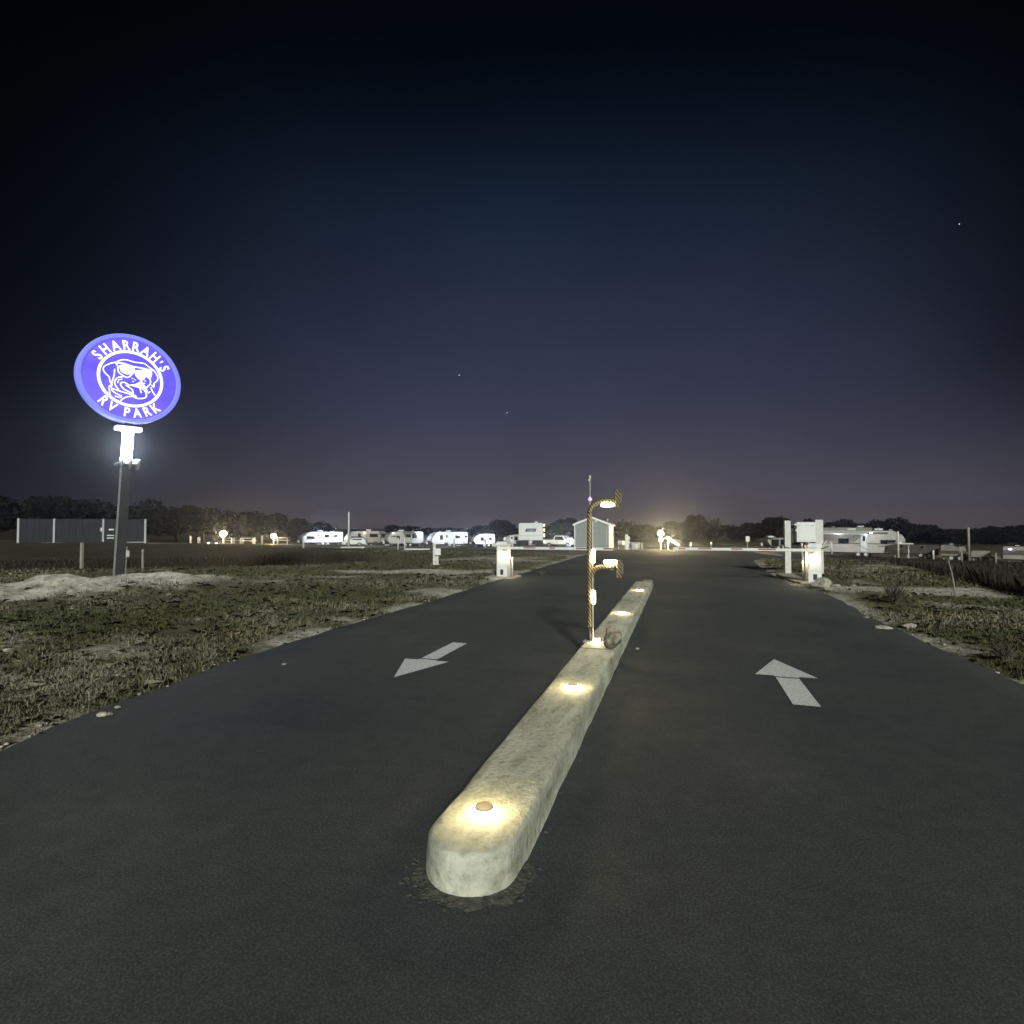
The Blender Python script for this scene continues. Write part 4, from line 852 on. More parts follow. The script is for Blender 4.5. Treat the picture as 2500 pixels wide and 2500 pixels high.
# ---------------------------------------------------------------- trailers
M_rvw = mat('rv_white_gelcoat', (.55, .56, .56), .35, noise_s=1.5, amt=.08); M_rvg = mat('rv_grey_cap', (.17, .17, .17), .4, noise_s=1.5, amt=.15)
M_rvb = mat('rv_tan_panel', (.24, .22, .19), .45, noise_s=1.5, amt=.15); M_stripe = mat('rv_brown_stripe', (.07, .06, .055), .45, noise_s=2, amt=.2); M_under = mat('rv_underbody', (.012, .012, .012), .8, noise_s=3, amt=.3)
def rv(px0, px1, py_top, dep, label, body=M_rvw, cap=M_rvg, turn=.30, style='travel', feats=(), light=None, length=None, nose='left', base_py=None, grp='travel trailers parked in the campsite', hgt=None, cat='travel trailer'):
    """side facing the camera; turn > 0 shows the left end"""
    k = dep / F; pm = (px0 + px1) / 2; p = G(pm, dep); wpx = (px1 - px0) * k
    view = math.atan2(p.y, p.x)               # viewing azimuth from the camera
    rz_ = view - math.pi / 2 + turn
    Wd = 2.4; Ln = (wpx - Wd * abs(math.sin(turn))) / math.cos(turn) if length is None else length
    top = (D(pm, py_top, dep).z - p.z) if hgt is None else hgt
    o = empty('camper_trailer', p, rz_, label, cat, grp)
    f0 = .55; r_ = .9 if nose == 'left' else -.9; hl = Ln / 2
    ht = top - .12
    if style == 'travel': poly = [(-hl, f0 + .55), (-hl + .12, f0 + 1.1), (-hl + .55, ht - .45), (-hl + 1.2, ht - .08), (-hl + 1.8, ht), (hl - .15, ht), (hl, ht - .15), (hl, f0), (-hl + .5, f0)]
    elif style == 'box': poly = [(-hl, f0), (-hl, ht - .1), (-hl + .1, ht), (hl - .1, ht), (hl, ht - .1), (hl, f0)]
    elif style == 'fifth': poly = [(-hl, f0), (-hl, ht - .1), (-hl + .1, ht), (hl - 1.2, ht), (hl - .35, ht - .5), (hl, ht - 1.1), (hl - .1, ht - 1.6), (hl - 1.9, ht - 1.7), (hl - 2.1, f0)]
    if nose == 'right' and style == 'travel': poly = [(-x, z) for x, z in poly][::-1]
    bm = BM(); prism(bm, poly, -Wd / 2, Wd / 2, 'y', .04); obj('body', bm, body, o)
    Yf = -Wd / 2 - .042
    if 'cap' in feats:      # darker front cap over the nose
        s = -1 if nose == 'left' else 1
        cp = [(-hl - .03, f0 + .6), (-hl + .09, f0 + 1.12), (-hl + .52, ht - .42), (-hl + .8, ht - .22), (-hl + .62, ht - .62), (-hl + .25, f0 + 1.1), (-hl + .16, f0 + .5)]
        if nose == 'right': cp = [(-x, z) for x, z in cp][::-1]
        bm = BM(); prism(bm, cp, -Wd / 2 - .045, Wd / 2 + .045, 'y'); obj('front_cap', bm, cap, o)
    def pane(x, z, w, h, nm='window', m=None):
        bm = BM(); box(bm, x - w / 2 - .05, x + w / 2 + .05, Yf - .01, Yf + .05, z - h / 2 - .05, z + h / 2 + .05, .012); fr = obj(nm, bm, M_rvg if nm == 'window' else M_rvw, o)
        if nm == 'window': bm = BM(); box(bm, x - w / 2, x + w / 2, Yf - .02, Yf - .012, z - h / 2, z + h / 2); obj('pane', bm, m or M_glass, fr)
        else:
            bm = BM(); box(bm, x - w / 5, x + w / 5, Yf - .02, Yf - .012, z + h * .1, z + h * .38); obj('pane', bm, M_glass, fr)
            bm = BM(); box(bm, x + w / 2 - .08, x + w / 2 - .03, Yf - .05, Yf - .021, z - .05, z + .02); obj('handle', bm, M_grey, fr)
    for f in feats:
        if isinstance(f, tuple):
            if f[0] == 'win': pane(f[1] * Ln - hl, f0 + (ht - f0) * f[2], f[3], f[4])
            if f[0] == 'door': pane(f[1] * Ln - hl, f0 + (ht - f0) * .46, .62, (ht - f0) * .78, 'door')
            if f[0] == 'stripe':
                bm = BM(); box(bm, f[1] * Ln - hl, f[2] * Ln - hl, Yf - .004, Yf + .05, f0 + (ht - f0) * f[3], f0 + (ht - f0) * f[4]); obj('stripe', bm, M_stripe, o)
            if f[0] == 'slide':
                bm = BM(); box(bm, f[1] * Ln - hl, f[2] * Ln - hl, Yf - .45, Yf + .3, f0 + .12, ht - .35, .03); sl = obj('slide_out', bm, f[3], o)
                xm = (f[1] + f[2]) / 2 * Ln - hl; ww = (f[2] - f[1]) * Ln * .6
                bm = BM(); box(bm, xm - ww / 2, xm + ww / 2, Yf - .462, Yf - .451, f0 + (ht - f0) * .52, f0 + (ht - f0) * .78); obj('window', bm, M_glass, sl)
            if f[0] == 'awning':
                x0, x1 = f[1] * Ln - hl, f[2] * Ln - hl; bm = BM()
                prism(bm, [(Yf, ht - .05), (Yf - 1.5, ht - .42), (Yf - 1.5, ht - .37), (Yf, ht + .0)], x0, x1, 'x'); aw = obj('awning', bm, f[3], o)
                for x in (x0 + .1, x1 - .1): bm = BM(); tube(bm, [(x, Yf - .02, f0 + .3), (x, Yf - 1.45, ht - .42)], .03, 6); obj('strut', bm, M_offw, aw)
            if f[0] == 'ac':
                x = f[1] * Ln - hl; bm = BM(); box(bm, x - .42, x + .42, -.4, .4, ht + .045, ht + .045 + .24, .07, seg=2); obj('roof_unit', bm, M_rvw, o)
            if f[0] == 'vent':
                x = f[1] * Ln - hl; bm = BM(); box(bm, x - .18, x + .18, -.2, .2, ht + .045, ht + .14, .04); obj('roof_vent', bm, M_rvw, o)
    # wheels, chassis, jacks
    bm = BM(); box(bm, -hl * .9, hl * .95, -Wd / 2 + .1, Wd / 2 - .1, f0 - .14, f0 - .045); obj('chassis', bm, M_under, o)
    for x in (.02, .82):
        for s in (-1, 1):
            bm = BM(); disc(bm, .36, s * (Wd / 2 - .02), s * (Wd / 2 - .26), 18, x, .36 - .02); wl = obj('wheel', bm, M_black, o)
            bm = BM(); disc(bm, .19, s * (Wd / 2 - .018), s * (Wd / 2 - .005), 12, x, .34); obj('hub', bm, M_offw, wl)
    for x in (-hl * .75, hl * .8):
        bm = BM(); box(bm, x - .05, x + .05, -Wd / 2 + .15, -Wd / 2 + .25, -.05, f0 - .142); obj('jack', bm, M_grey, o)
    s = -1 if nose == 'left' else 1
    if style == 'travel':
        bm = BM(); tube(bm, [(s * (hl - .6), -.4, f0 - .1), (s * (hl + .75), 0, f0 - .1), (s * (hl - .6), .4, f0 - .1)], .05, 6); obj('hitch', bm, M_under, o)
        bm = BM(); tube(bm, [(s * (hl + .35), -.15, f0 - .03), (s * (hl + .35), -.15, f0 + .40)], .16, 10); obj('gas_bottle', bm, M_offw, o)
    if light:
        for (fx, w_, colr) in light:
            x = fx * Ln - hl; bm = BM(); box(bm, x - .12, x + .12, Yf - .06, Yf - .015, ht - .30, ht - .22, .01); obj('porch_lamp', bm, M_cool if colr[2] > .8 else M_bulbw, o)
            pt_light('lamp', o, (x, Yf - 1.9, ht - .5), w_, colr, .15)
    return o, Ln, ht
CW = (.80, .88, 1.0)
rv(733, 835, 1297, 98, 'brightly lit white travel trailer furthest left in the row', turn=.26, feats=('cap', ('win', .20, .48, 1.2, .38), ('door', .38), ('win', .60, .60, .75, .42), ('win', .80, .60, .75, .42), ('ac', .47), ('vent', .62), ('stripe', .08, .33, .30, .36)), light=[(.35, 50, CW), (.8, 70, CW)])
rv(842, 938, 1295, 98, 'travel trailer with brown stripe and long dark window behind the tall pole', body=M_dull, turn=.24, feats=('cap', ('stripe', .10, .42, .40, .60), ('win', .32, .62, .5, .85), ('slide', .50, .86, M_rvb), ('ac', .60), ('awning', .82, .99, M_rvb)), light=[(.45, 7, (1, .9, .75))])
rv(938, 1033, 1296, 98, 'tan fronted travel trailer with striped slide and glowing blue white rear', body=M_dull, turn=.28, feats=('cap', ('win', .30, .50, .5, .6), ('slide', .46, .66, M_rvb), ('win', .74, .62, .9, .7), ('stripe', .10, .26, .55, .66), ('ac', .42), ('vent', .75), ('awning', .42, .72, M_rvb)), cap=M_rvb, light=[(.92, 45, (.70, .80, 1)), (.15, 6, (1, .9, .75))])
rv(1042, 1142, 1297, 98, 'white travel trailer with rounded dark grey nose, fourth trailer in the row from the left', turn=.34, feats=('cap', ('win', .28, .55, .45, .7), ('door', .42), ('win', .72, .60, .8, .45), ('ac', .52), ('vent', .3), ('slide', .86, .97, M_rvw)), light=[(.25, 24, CW), (.85, 30, CW)])
rv(1150, 1208, 1302, 104, 'small glaring white camper half hidden left of the gate cabinet', turn=.2, feats=(('win', .40, .5, .6, .6), ('win', .78, .5, .5, .4), ('vent', .3), ('stripe', .50, .60, .1, .5)), light=[(.3, 40, CW), (.7, 50, CW)])
rv(1228, 1268, 1303, 92, 'small old camper with grey door between the gate cabinet and the big trailer', body=M_dull, turn=.18, feats=(('door', .45), ('win', .75, .6, .5, .5)), light=None)
for (px, lb, c_) in [(1037, 'pale pickup truck parked between the third and fourth trailers', 0)]:
    pass

def car(px, dep, rz_, label, m, ln=4.9, wd_=1.85, ht=1.75, style='pickup'):
    p = G(px, dep); o = empty('parked_' + style, p, rz_, label, 'pickup truck' if style == 'pickup' else 'car')
    hl = ln / 2
    if style == 'pickup': pl = [(-hl, .45), (-hl, .98), (-hl + .25, 1.05), (-hl + 1.1, 1.08), (-hl + 1.65, ht), (-hl + 3.0, ht), (-hl + 3.25, 1.1), (hl, 1.1), (hl, .5)]
    else: pl = [(-hl, .4), (-hl, .9), (-hl + 1.0, 1.02), (-hl + 1.6, ht), (hl - .5, ht), (hl - .1, 1.05), (hl, .45)]
    bm = BM(); prism(bm, pl, -wd_ / 2, wd_ / 2, 'y', .05); obj('body', bm, m, o)
    for s in (-1, 1):
        bm = BM(); xw = -hl + 1.75; prism(bm, [(xw - .3, 1.13), (xw, ht - .12), (xw + 1.1, ht - .12), (xw + 1.25, 1.13)], s * (wd_ / 2 - .02), s * (wd_ / 2 + .055), 'y'); obj('side_window', bm, M_glass, o)
        for x in (-hl + .9, hl - 1.0):
            bm = BM(); disc(bm, .37, s * (wd_ / 2 - .16), s * (wd_ / 2 + .06), 18, x, .36); w_ = obj('wheel', bm, M_black, o)
            bm = BM(); disc(bm, .2, s * (wd_ / 2 + .061), s * (wd_ / 2 + .07), 12, x, .36); obj('rim', bm, M_galv, w_)
        bm = BM(); box(bm, -hl - .07, -hl + .02, s * .62 - .16, s * .62 + .16, .76, .92, .02); obj('headlight', bm, M_offw, o)
    bm = BM(); box(bm, -hl - .09, -hl - .052, -.42, .42, .62, .92); obj('grille', bm, M_black, o)
    bm = BM(); box(bm, -hl - .14, -hl - .03, -wd_ / 2 + .05, wd_ / 2 - .05, .42, .58, .03); obj('bumper', bm, M_galv, o)
    return o
# big trailer seen from its end, logo on the flat end, string lights along its side
k = 78 / F; pL = D(1266, 1336, 78); pR = D(1325, 1336, 78); pz = H(pL.x, pL.y); ang = math.atan2(pR.y - pL.y, pR.x - pL.x) - .05
bt = empty('toy_hauler_trailer', (pL.x, pL.y, pz), ang, 'big flat ended white trailer with black logo and string lights along its side', 'travel trailer')
wB = (pR - pL).length; hB = D(1290, 1277, 78).z - pz; lB = 7.5; zf = D(1290, 1319, 78).z - pz
bm = BM(); prism(bm, [(0, zf), (wB, zf), (wB, hB - .05), (wB - .06, hB), (.14, hB), (.04, hB - .1)], 0, .10, 'y', .03); fr = obj('end_wall', bm, M_rvw, bt)
bm = BM(); prism(bm, [(.03, zf + .02), (wB - .02, zf + .02), (wB - .02, hB - .08), (.05, hB - .08)], .145, lB, 'y'); obj('body', bm, M_rvb, bt)
bm = BM(); box(bm, .02, wB - .02, -.033, -.031 + .01, zf + (hB - zf) * .27, zf + (hB - zf) * .285); obj('seam', bm, M_grey, bt)
bm = BM(); box(bm, .25, wB - .25, .3, lB, .5, zf - .0); obj('chassis', bm, M_under, bt)
bm = BM(); box(bm, .1, wB - .1, .12, .2, .25, zf - .05); obj('skirt', bm, M_under, bt)
for yy in (3.6, 4.5):
    for s, x in ((0, .05), (1, wB - .3)):
        bm = BM(); tube(bm, [(x, yy, .36), (x + .25, yy, .36)], .37, 18); obj('wheel', bm, M_black, bt)
bm = BM(); box(bm, wB * .7 - .15, wB * .7 + .35, .3, .8, hB + .003, hB + .22, .06); obj('roof_unit', bm, M_rvw, bt)
# logo
lx0, lx1 = wB * .27, wB * .74; lz0, lz1 = zf + (hB - zf) * .50, zf + (hB - zf) * .68
bm = BM(); prism(bm, [(lx0, lz0), (lx1 - .12, lz0), (lx1, lz1), (lx0 + .15, lz1)], -.040, -.032, 'y'); lg = obj('logo_panel', bm, M_black, bt)
def text_mesh(s, size, name, m, parent, M, wsc=1, off=.004):
    cu = bpy.data.curves.new('t', 'FONT'); cu.body = s; cu.size = size; cu.extrude = .003; cu.offset = off; cu.align_x = 'CENTER'; cu.align_y = 'CENTER'; cu.resolution_u = 2; cu.shear = .15
    tmp = bpy.data.objects.new('tmp', cu); COL.objects.link(tmp); dg = bpy.context.evaluated_depsgraph_get(); me = bpy.data.meshes.new_from_object(tmp.evaluated_get(dg)); bpy.data.objects.remove(tmp)
    me.transform(M @ Matrix.Diagonal((wsc, 1, 1, 1))); return link(name, me, m, parent)
text_mesh('Coleman', (lz1 - lz0) * .85, 'logo_lettering', M_rvw, lg, Matrix.Translation(((lx0 + lx1) / 2, -.044, (lz0 + lz1) / 2 - .02)) @ Matrix.Rotation(math.pi / 2, 4, 'X'), .75, .004)
bm = BM(); tube(bm, [(wB * .5 - .35, -.1, zf - .1), (wB * .5, -1.1, .55), (wB * .5 + .35, -.1, zf - .1)], .06, 6); obj('hitch', bm, M_galv, bt)
bm = BM(); tube(bm, [(wB * .48, -.75, .3), (wB * .48, -.75, 1.0), (wB * .48, -.75, 1.25)], [.22, .22, .08], 10); obj('gas_bottle', bm, M_offw, bt)
bm = BM(); box(bm, wB + .0, wB + .03, 1.2, 1.9, .7, 2.5, .01); obj('door', bm, M_rvw, bt)
bm = BM(); box(bm, wB + .0, wB + .03, .45, .75, 1.5, 2.4, .01); obj('window', bm, M_glass, bt)
for k_ in range(9):
    for r__ in range(4):
        y_ = 1.0 + k_ * .72 + rnd.uniform(-.2, .2); z_ = [hB - .25, hB - 1.0, hB - 1.75, .75][r__] + rnd.uniform(-.15, .15)
        bm = BM(); bmesh.ops.create_icosphere(bm, subdivisions=1, radius=rnd.uniform(.06, .10), matrix=Matrix.Translation((wB + .22, y_, z_))); obj('bulb', bm, mat('string_bulb', (.9, .9, .6), .4, emit=(1, .93, .45), es=4) if 'string_bulb' not in bpy.data.materials else bpy.data.materials['string_bulb'], bt)
for z_ in (hB - .25, hB - 1.0, hB - 1.75, .75):
    bm = BM(); tube(bm, [(wB + .2, .9, z_), (wB + .2, lB - .4, z_)], .012, 4); obj('wire', bm, M_black, bt)
pt_light('lamp', bt, (wB + 1.5, 2.5, 2.0), 26, (1, .9, .5), .3)
# string-light arch standing beside the trailer
car(1369, 84, YAW + 2.6, 'white pickup truck parked left of the shed', M_rvw)
p = G(1392, 80); zt_ = D(1392, 1319, 80).z - p.z; o = empty('area_light', p, YAW, 'glaring blue white area light at the left corner of the shed', 'area light')
bm = BM(); tube(bm, [(0, 0, -.1), (0, 0, zt_ - .1)], .04, 8); obj('stand', bm, M_grey, o)
bm = BM(); bmesh.ops.create_uvsphere(bm, u_segments=14, v_segments=10, radius=1, matrix=Matrix.Translation((0, 0, zt_)) @ Matrix.Diagonal((.42, .12, .25, 1))); obj('lamp_head', bm, mat('blue_white_lamp', (.8, .85, 1), .4, emit=(.72, .78, 1), es=20), o, smooth=True)
pt_light('lamp', o, (0, -.5, zt_), 120, (.72, .78, 1), .2)
p0 = G(867, 80)
car(867, 86, YAW + .1, 'low white car parked in front of the second trailer', M_white, ln=3.6, ht=1.4, style='car')
car(1037, 108, YAW + 1.6, 'dark pickup truck end on between the third and fourth trailers', M_dark)
# camp clutter
M_dkp = mat('dark_plastic', (.05, .055, .07), .6, noise_s=6, amt=.3)
for px, dp, lb in ((918, 90, 'folding chair at the tail of the brown striped trailer'), (928, 88, 'folding chair right of the other one at the brown striped trailer'), (1030, 92, 'folding chair by the lit rear of the third trailer'), (1090, 92, 'folding chair at the door of the fourth trailer')):
    p = G(px, dp); o = empty('folding_chair', p, YAW + px, lb, 'chair', 'folding chairs by the trailers')
    bm = BM(); box(bm, -.28, .28, -.25, .25, .40, .45); obj('seat', bm, M_dkp, o)
    bm = BM(); box(bm, -.28, .28, .22, .27, .455, .95); obj('backrest', bm, M_dkp, o)
    for sx_ in (-.25, .25):
        for sy_ in (-.22, .22): bm = BM(); tube(bm, [(sx_, sy_, -.05), (sx_, sy_, .398)], .02, 6); obj('leg', bm, M_galv, o)
for px, dp, lb, m in ((780, 90, 'pale storage bin under the front of the first trailer', M_offw), (800, 90, 'second pale storage bin under the first trailer', M_offw), (945, 90, 'grey bin by the hitch of the third trailer', M_grey), (1120, 92, 'white bin under the tail of the fourth trailer', M_offw), (1206, 88, 'pale bin right of the small glaring camper', M_offw), (1300, 74, 'dark bin under the flat end of the big trailer', M_dkp)):
    p = G(px, dp); o = empty('storage_bin', p, YAW, lb, 'storage bin', 'bins by the trailers'); 
    bm = BM(); prism(bm, [(-.3, -.05), (.3, -.05), (.36, .5), (-.36, .5)], -.25, .25, 'y', .03); obj('body', bm, m, o)
    bm = BM(); box(bm, -.38, .38, -.28, .28, .503, .56, .02); obj('lid', bm, M_grey, o)
# right side
rv(1857, 1922, 1311, 84, 'pair of pale campers end on behind the left utility post', body=M_rvb, turn=.5, feats=(('win', .35, .35, 1.1, 1.0), ('win', .75, .45, .9, .8), ('vent', .5), ('ac', .3)), light=None, grp='campers on the right side of the park')
RF, LF, HF = rv(2003, 2192, 1318, 70, 'long white fifth wheel trailer with dark trim behind the weeds', body=M_dull, turn=-.12, style='fifth', feats=(('stripe', .0, .83, .86, .93), ('awning', .02, .62, M_rvw), ('win', .34, .52, 1.1, .62), ('win', .83, .50, 1.5, .45), ('door', .57), ('stripe', .0, .78, .40, .43), ('ac', .72), ('ac', .42), ('vent', .85), ('stripe', .72, .95, .30, .33)), light=[(.3, 10, (.9, .95, 1)), (.65, 10, (.9, .95, 1))], grp='campers on the right side of the park', hgt=3.35, cat='fifth wheel')
rv(2003, 2120, 1309, 92, 'pale trailer roof showing above the long fifth wheel', body=M_rvb, turn=-.1, style='box', feats=(('vent', .3), ('ac', .8)), grp='campers on the right side of the park', hgt=3.5)
rv(2212, 2282, 1328, 68, 'dark box trailer right of the pale canopy', body=mat('dark_trailer_skin', (.05, .045, .04), .6, noise_s=2, amt=.4), turn=.0, style='box', feats=(('win', .55, .75, .35, .35),), grp='campers on the right side of the park')
rv(2303, 2352, 1328, 64, 'unlit camper with pale nose near the far right pole', body=M_rvb, turn=-.2, nose='right', feats=(('stripe', .0, .9, .25, .5), ('vent', .4)), grp='campers on the right side of the park')
rv(2376, 2412, 1352, 62, 'small low grey cargo trailer at the far right', body=M_rvb, turn=0, style='box', feats=(), grp='campers on the right side of the park', hgt=1.35)
rv(2458, 2560, 1332, 58, 'camper with a small white lamp cut off by the right edge', body=M_rvb, turn=.1, style='box', feats=(('stripe', .0, .9, .35, .72), ('vent', .3)), light=[(.14, 2, (.9, .95, 1))], grp='campers on the right side of the park')
# pale canopy
p = G(2198, 62); k = 62 / F; zt_ = D(2198, 1324, 62).z - p.z; o = empty('canopy_shelter', p, YAW, 'small pale canopy roof on thin legs right of the fifth wheel', 'canopy')
bm = BM(); box(bm, -20 * k, 20 * k, -.8, .8, zt_ - .22, zt_ - .08, .05, seg=2); obj('roof', bm, M_offw, o)
bm = BM(); bmesh.ops.create_uvsphere(bm, u_segments=12, v_segments=8, radius=1, matrix=Matrix.Translation((-4 * k, 0, zt_ - .1)) @ Matrix.Diagonal((.35, .35, .25, 1))); obj('roof_vent', bm, M_offw, o, smooth=True)
for x in (-12 * k, 12 * k): bm = BM(); tube(bm, [(x, -.5, -.1), (x, -.5, zt_ - .222)], .05, 8); obj('leg', bm, M_offw, o)

# ---------------------------------------------------------------- trees
M_bark = mat('bark', (.05, .04, .03), .9, noise_s=6, amt=.4); M_leafd = mat('dark_foliage', (.009, .008, .006), .9, noise_s=.8, col2=(.004, .004, .003), spec=.1); M_leafp = mat('pale_winter_foliage', (.05, .048, .038), .9, noise_s=.8, col2=(.03, .027, .02), spec=.1)
def crown_mesh(seed, lobes, n, squash=.75, leaf=.11):
    rg_ = np.random.default_rng(seed); cs = []
    for k in range(lobes):
        a = rg_.uniform(0, 2 * math.pi); r = rg_.uniform(0, .55); cs.append((r * math.cos(a), r * math.sin(a), rg_.uniform(-.25, .45), rg_.uniform(.26, .5)))
    cs = np.array(cs); w = cs[:, 3] ** 2; ch = rg_.choice(lobes, n, p=w / w.sum()); d = rg_.normal(size=(n, 3)); d /= np.linalg.norm(d, axis=1)[:, None]
    rad = cs[ch, 3] * rg_.uniform(.35, 1.02, n) ** .6; c = cs[ch, :3] + d * rad[:, None]; c[:, 2] *= squash
    a = rg_.normal(size=(n, 3)); a /= np.linalg.norm(a, axis=1)[:, None]; b_ = np.cross(a, rg_.normal(size=(n, 3))); b_ /= np.linalg.norm(b_, axis=1)[:, None]
    s = rg_.uniform(.5, 1.3, n)[:, None] * leaf
    v = np.stack([c + a * s, c + b_ * s * .8, c - a * s * .9, c - b_ * s * .7], 1).reshape(-1, 3); f = np.arange(n * 4).reshape(n, 4)
    return fast_mesh('crown', v, f, 4)
CR = [crown_mesh(30 + i, 8 + i % 4, 3200, .8, .07) for i in range(6)]; CRS = [crown_mesh(50 + i, 9, 700, .85, .085) for i in range(3)]
for m_ in CR: m_.materials.append(M_leafd)
for m_ in CRS: m_.materials.append(M_leafp)
def trunk_mesh(seed):
    rs = random.Random(seed); bm = BM(); tube(bm, [(0, 0, 0), (.02, .01, .25), (rs.uniform(-.05, .05), 0, .6)], [.035, .026, .012], 6)
    for k in range(5):
        a = rs.uniform(0, 6.28); z = rs.uniform(.25, .55); tube(bm, [(0.01, 0, z), (.18 * math.cos(a), .18 * math.sin(a), z + .18), (.32 * math.cos(a), .32 * math.sin(a), z + .32)], [.015, .009, .003], 5)
    me = bpy.data.meshes.new('trunk'); bm.to_mesh(me); bm.free(); me.materials.append(M_bark); return me
TR = [trunk_mesh(i) for i in range(3)]
def tree(px, py_top, dep, wpx, label, pale=False, k=0, grp='trees behind the campsite'):
    p = G(px, dep, 1320); h = D(px, py_top, dep).z - p.z; w = wpx * dep / F / 2
    o = empty('tree', p, rnd.uniform(0, 6.28), label, 'tree', grp)
    c = link('crown', (CRS if pale else CR)[k % (3 if pale else 6)], None, o, (0, 0, h * .50)); c.scale = (w * 1.3, w * 1.3, h * .66)
    tr = link('trunk', TR[k % 3], None, o); tr.scale = (h * .8, h * .8, h * .95)
TREEL = 'dark broad tree in the treeline beyond the trailers'
# right hand treeline: (x, top y, depth, width)
tl = [(1510, 1272, 150, 70), (1552, 1276, 160, 60), (1590, 1277, 165, 60), (1634, 1267, 160, 42), (1665, 1273, 150, 55), (1700, 1256, 150, 50), (1742, 1273, 165, 70), (1790, 1276, 165, 75), (1838, 1272, 160, 60), (1872, 1268, 150, 55), (1906, 1258, 145, 62),
      (1945, 1274, 165, 60), (1978, 1262, 150, 46), (2010, 1268, 150, 50), (2042, 1262, 150, 44), (2062, 1260, 150, 50), (2100, 1274, 160, 70), (2140, 1268, 145, 60), (2195, 1260, 140, 90), (2245, 1272, 150, 70), (2290, 1276, 135, 90), (2345, 1286, 150, 70), (2390, 1287, 150, 90), (2440, 1284, 150, 90), (2490, 1279, 140, 80), (2540, 1272, 140, 100), (2610, 1280, 140, 110), (2700, 1284, 140, 120)]
wh = {1634: 'small rounded tree poking up left of the tallest pine', 1700: 'tall rounded tree rising above the treeline beyond the right arm', 1906: 'tall domed tree directly left of the electric panel', 2195: 'broad domed tree above the slender pole on the right', 2062: 'round tree just right of the electric panel',
      1552: 'tree just right of the shed roof beyond the service pillar', 2290: 'wide leaning tree above the dark box trailer', 2490: 'dark tree at the right edge of the photo'}
wh.update({1510: 'low dark tree touching the right edge of the shed roof', 1590: 'low dark tree just left of the bright junction lamp', 1665: 'bushy dark tree right above the sloping strand of bulbs', 1742: 'low flat topped tree beneath the sparse pale tree',
    1790: 'wide flat dark tree left of the white rounded sign board', 1838: 'dark tree directly behind the white rounded sign board', 1872: 'dark tree above the pair of pale campers on the right', 1945: 'dark tree hidden behind the grey electric panel box', 1978: 'narrow dark tree topping the right post of the electric panel',
    2010: 'small domed tree just right of the right utility post', 2042: 'round topped dark tree above the left end of the fifth wheel', 2100: 'low dark tree above the middle of the fifth wheel', 2140: 'dark tree above the nose of the fifth wheel', 2245: 'dark tree between the canopy shelter and the dark box trailer',
    2345: 'low dark tree left of the tall weathered pole', 2390: 'low flat dark tree right of the tall weathered pole', 2440: 'low dark tree above the post beside the cargo trailer', 2540: 'dark tree cut by the right frame edge', 2610: 'dark tree just outside the right frame edge', 2700: 'dark tree well outside the right frame edge'})
for i, (x, y, d, w) in enumerate(tl): tree(x, y, d, w * 1.15, wh[x], False, i)
tree(1745, 1262, 150, 34, 'sparse pale tree with a thin crown right of the tall rounded tree', True, 1); tree(1530, 1264, 140, 48, 'pale feathery tree right of the shed roof', True, 0)
# middle
for i, (x, y, d, w, pl) in enumerate([(868, 1297, 190, 90, 0), (905, 1294, 190, 80, 0), (958, 1279, 180, 46, 0), (1000, 1283, 180, 70, 0), (1050, 1287, 185, 80, 0), (1110, 1285, 180, 90, 0), (1165, 1290, 190, 60, 0), (1185, 1278, 150, 55, 0), (1213, 1266, 145, 52, 0), (1238, 1276, 150, 48, 0), (1262, 1288, 155, 50, 0), (1378, 1257, 140, 62, 0), (1362, 1266, 150, 40, 0), (1398, 1265, 150, 36, 0), (1385, 1280, 150, 90, 0), (1325, 1285, 150, 60, 0), (1430, 1282, 150, 80, 0), (1475, 1285, 160, 80, 0)]):
    tree(x, y, d, w * 1.15, {1213: 'tall dark tree above the left gate cabinet', 1378: 'tall rounded tree between the big trailer and the shed', 958: 'pointed dark tree behind the third trailer', 1238: 'sloping dark tree left of the big trailer', 868: 'low far tree behind the brown striped trailer', 905: 'low far tree above the right end of the brown striped trailer', 1000: 'broad low tree above the right end of the third trailer', 1050: 'low tree above the grey nose of the fourth trailer',
    1110: 'flat dark tree above the fourth trailer roof', 1165: 'low dark tree above the small glaring white camper', 1185: 'dark shoulder of foliage left of the tallest tree by the gate cabinet', 1262: 'low dark tree at the left edge of the big trailer', 1362: 'small dark tree peeking above the right edge of the big trailer',
    1398: 'narrow dark tree touching the left eave of the shed', 1385: 'low dark tree behind the white pickup truck', 1325: 'low dark tree hidden behind the big trailer roof', 1430: 'low dark tree hidden behind the left half of the shed', 1475: 'low dark tree hidden behind the right half of the shed'}[x], bool(pl), i + 2)
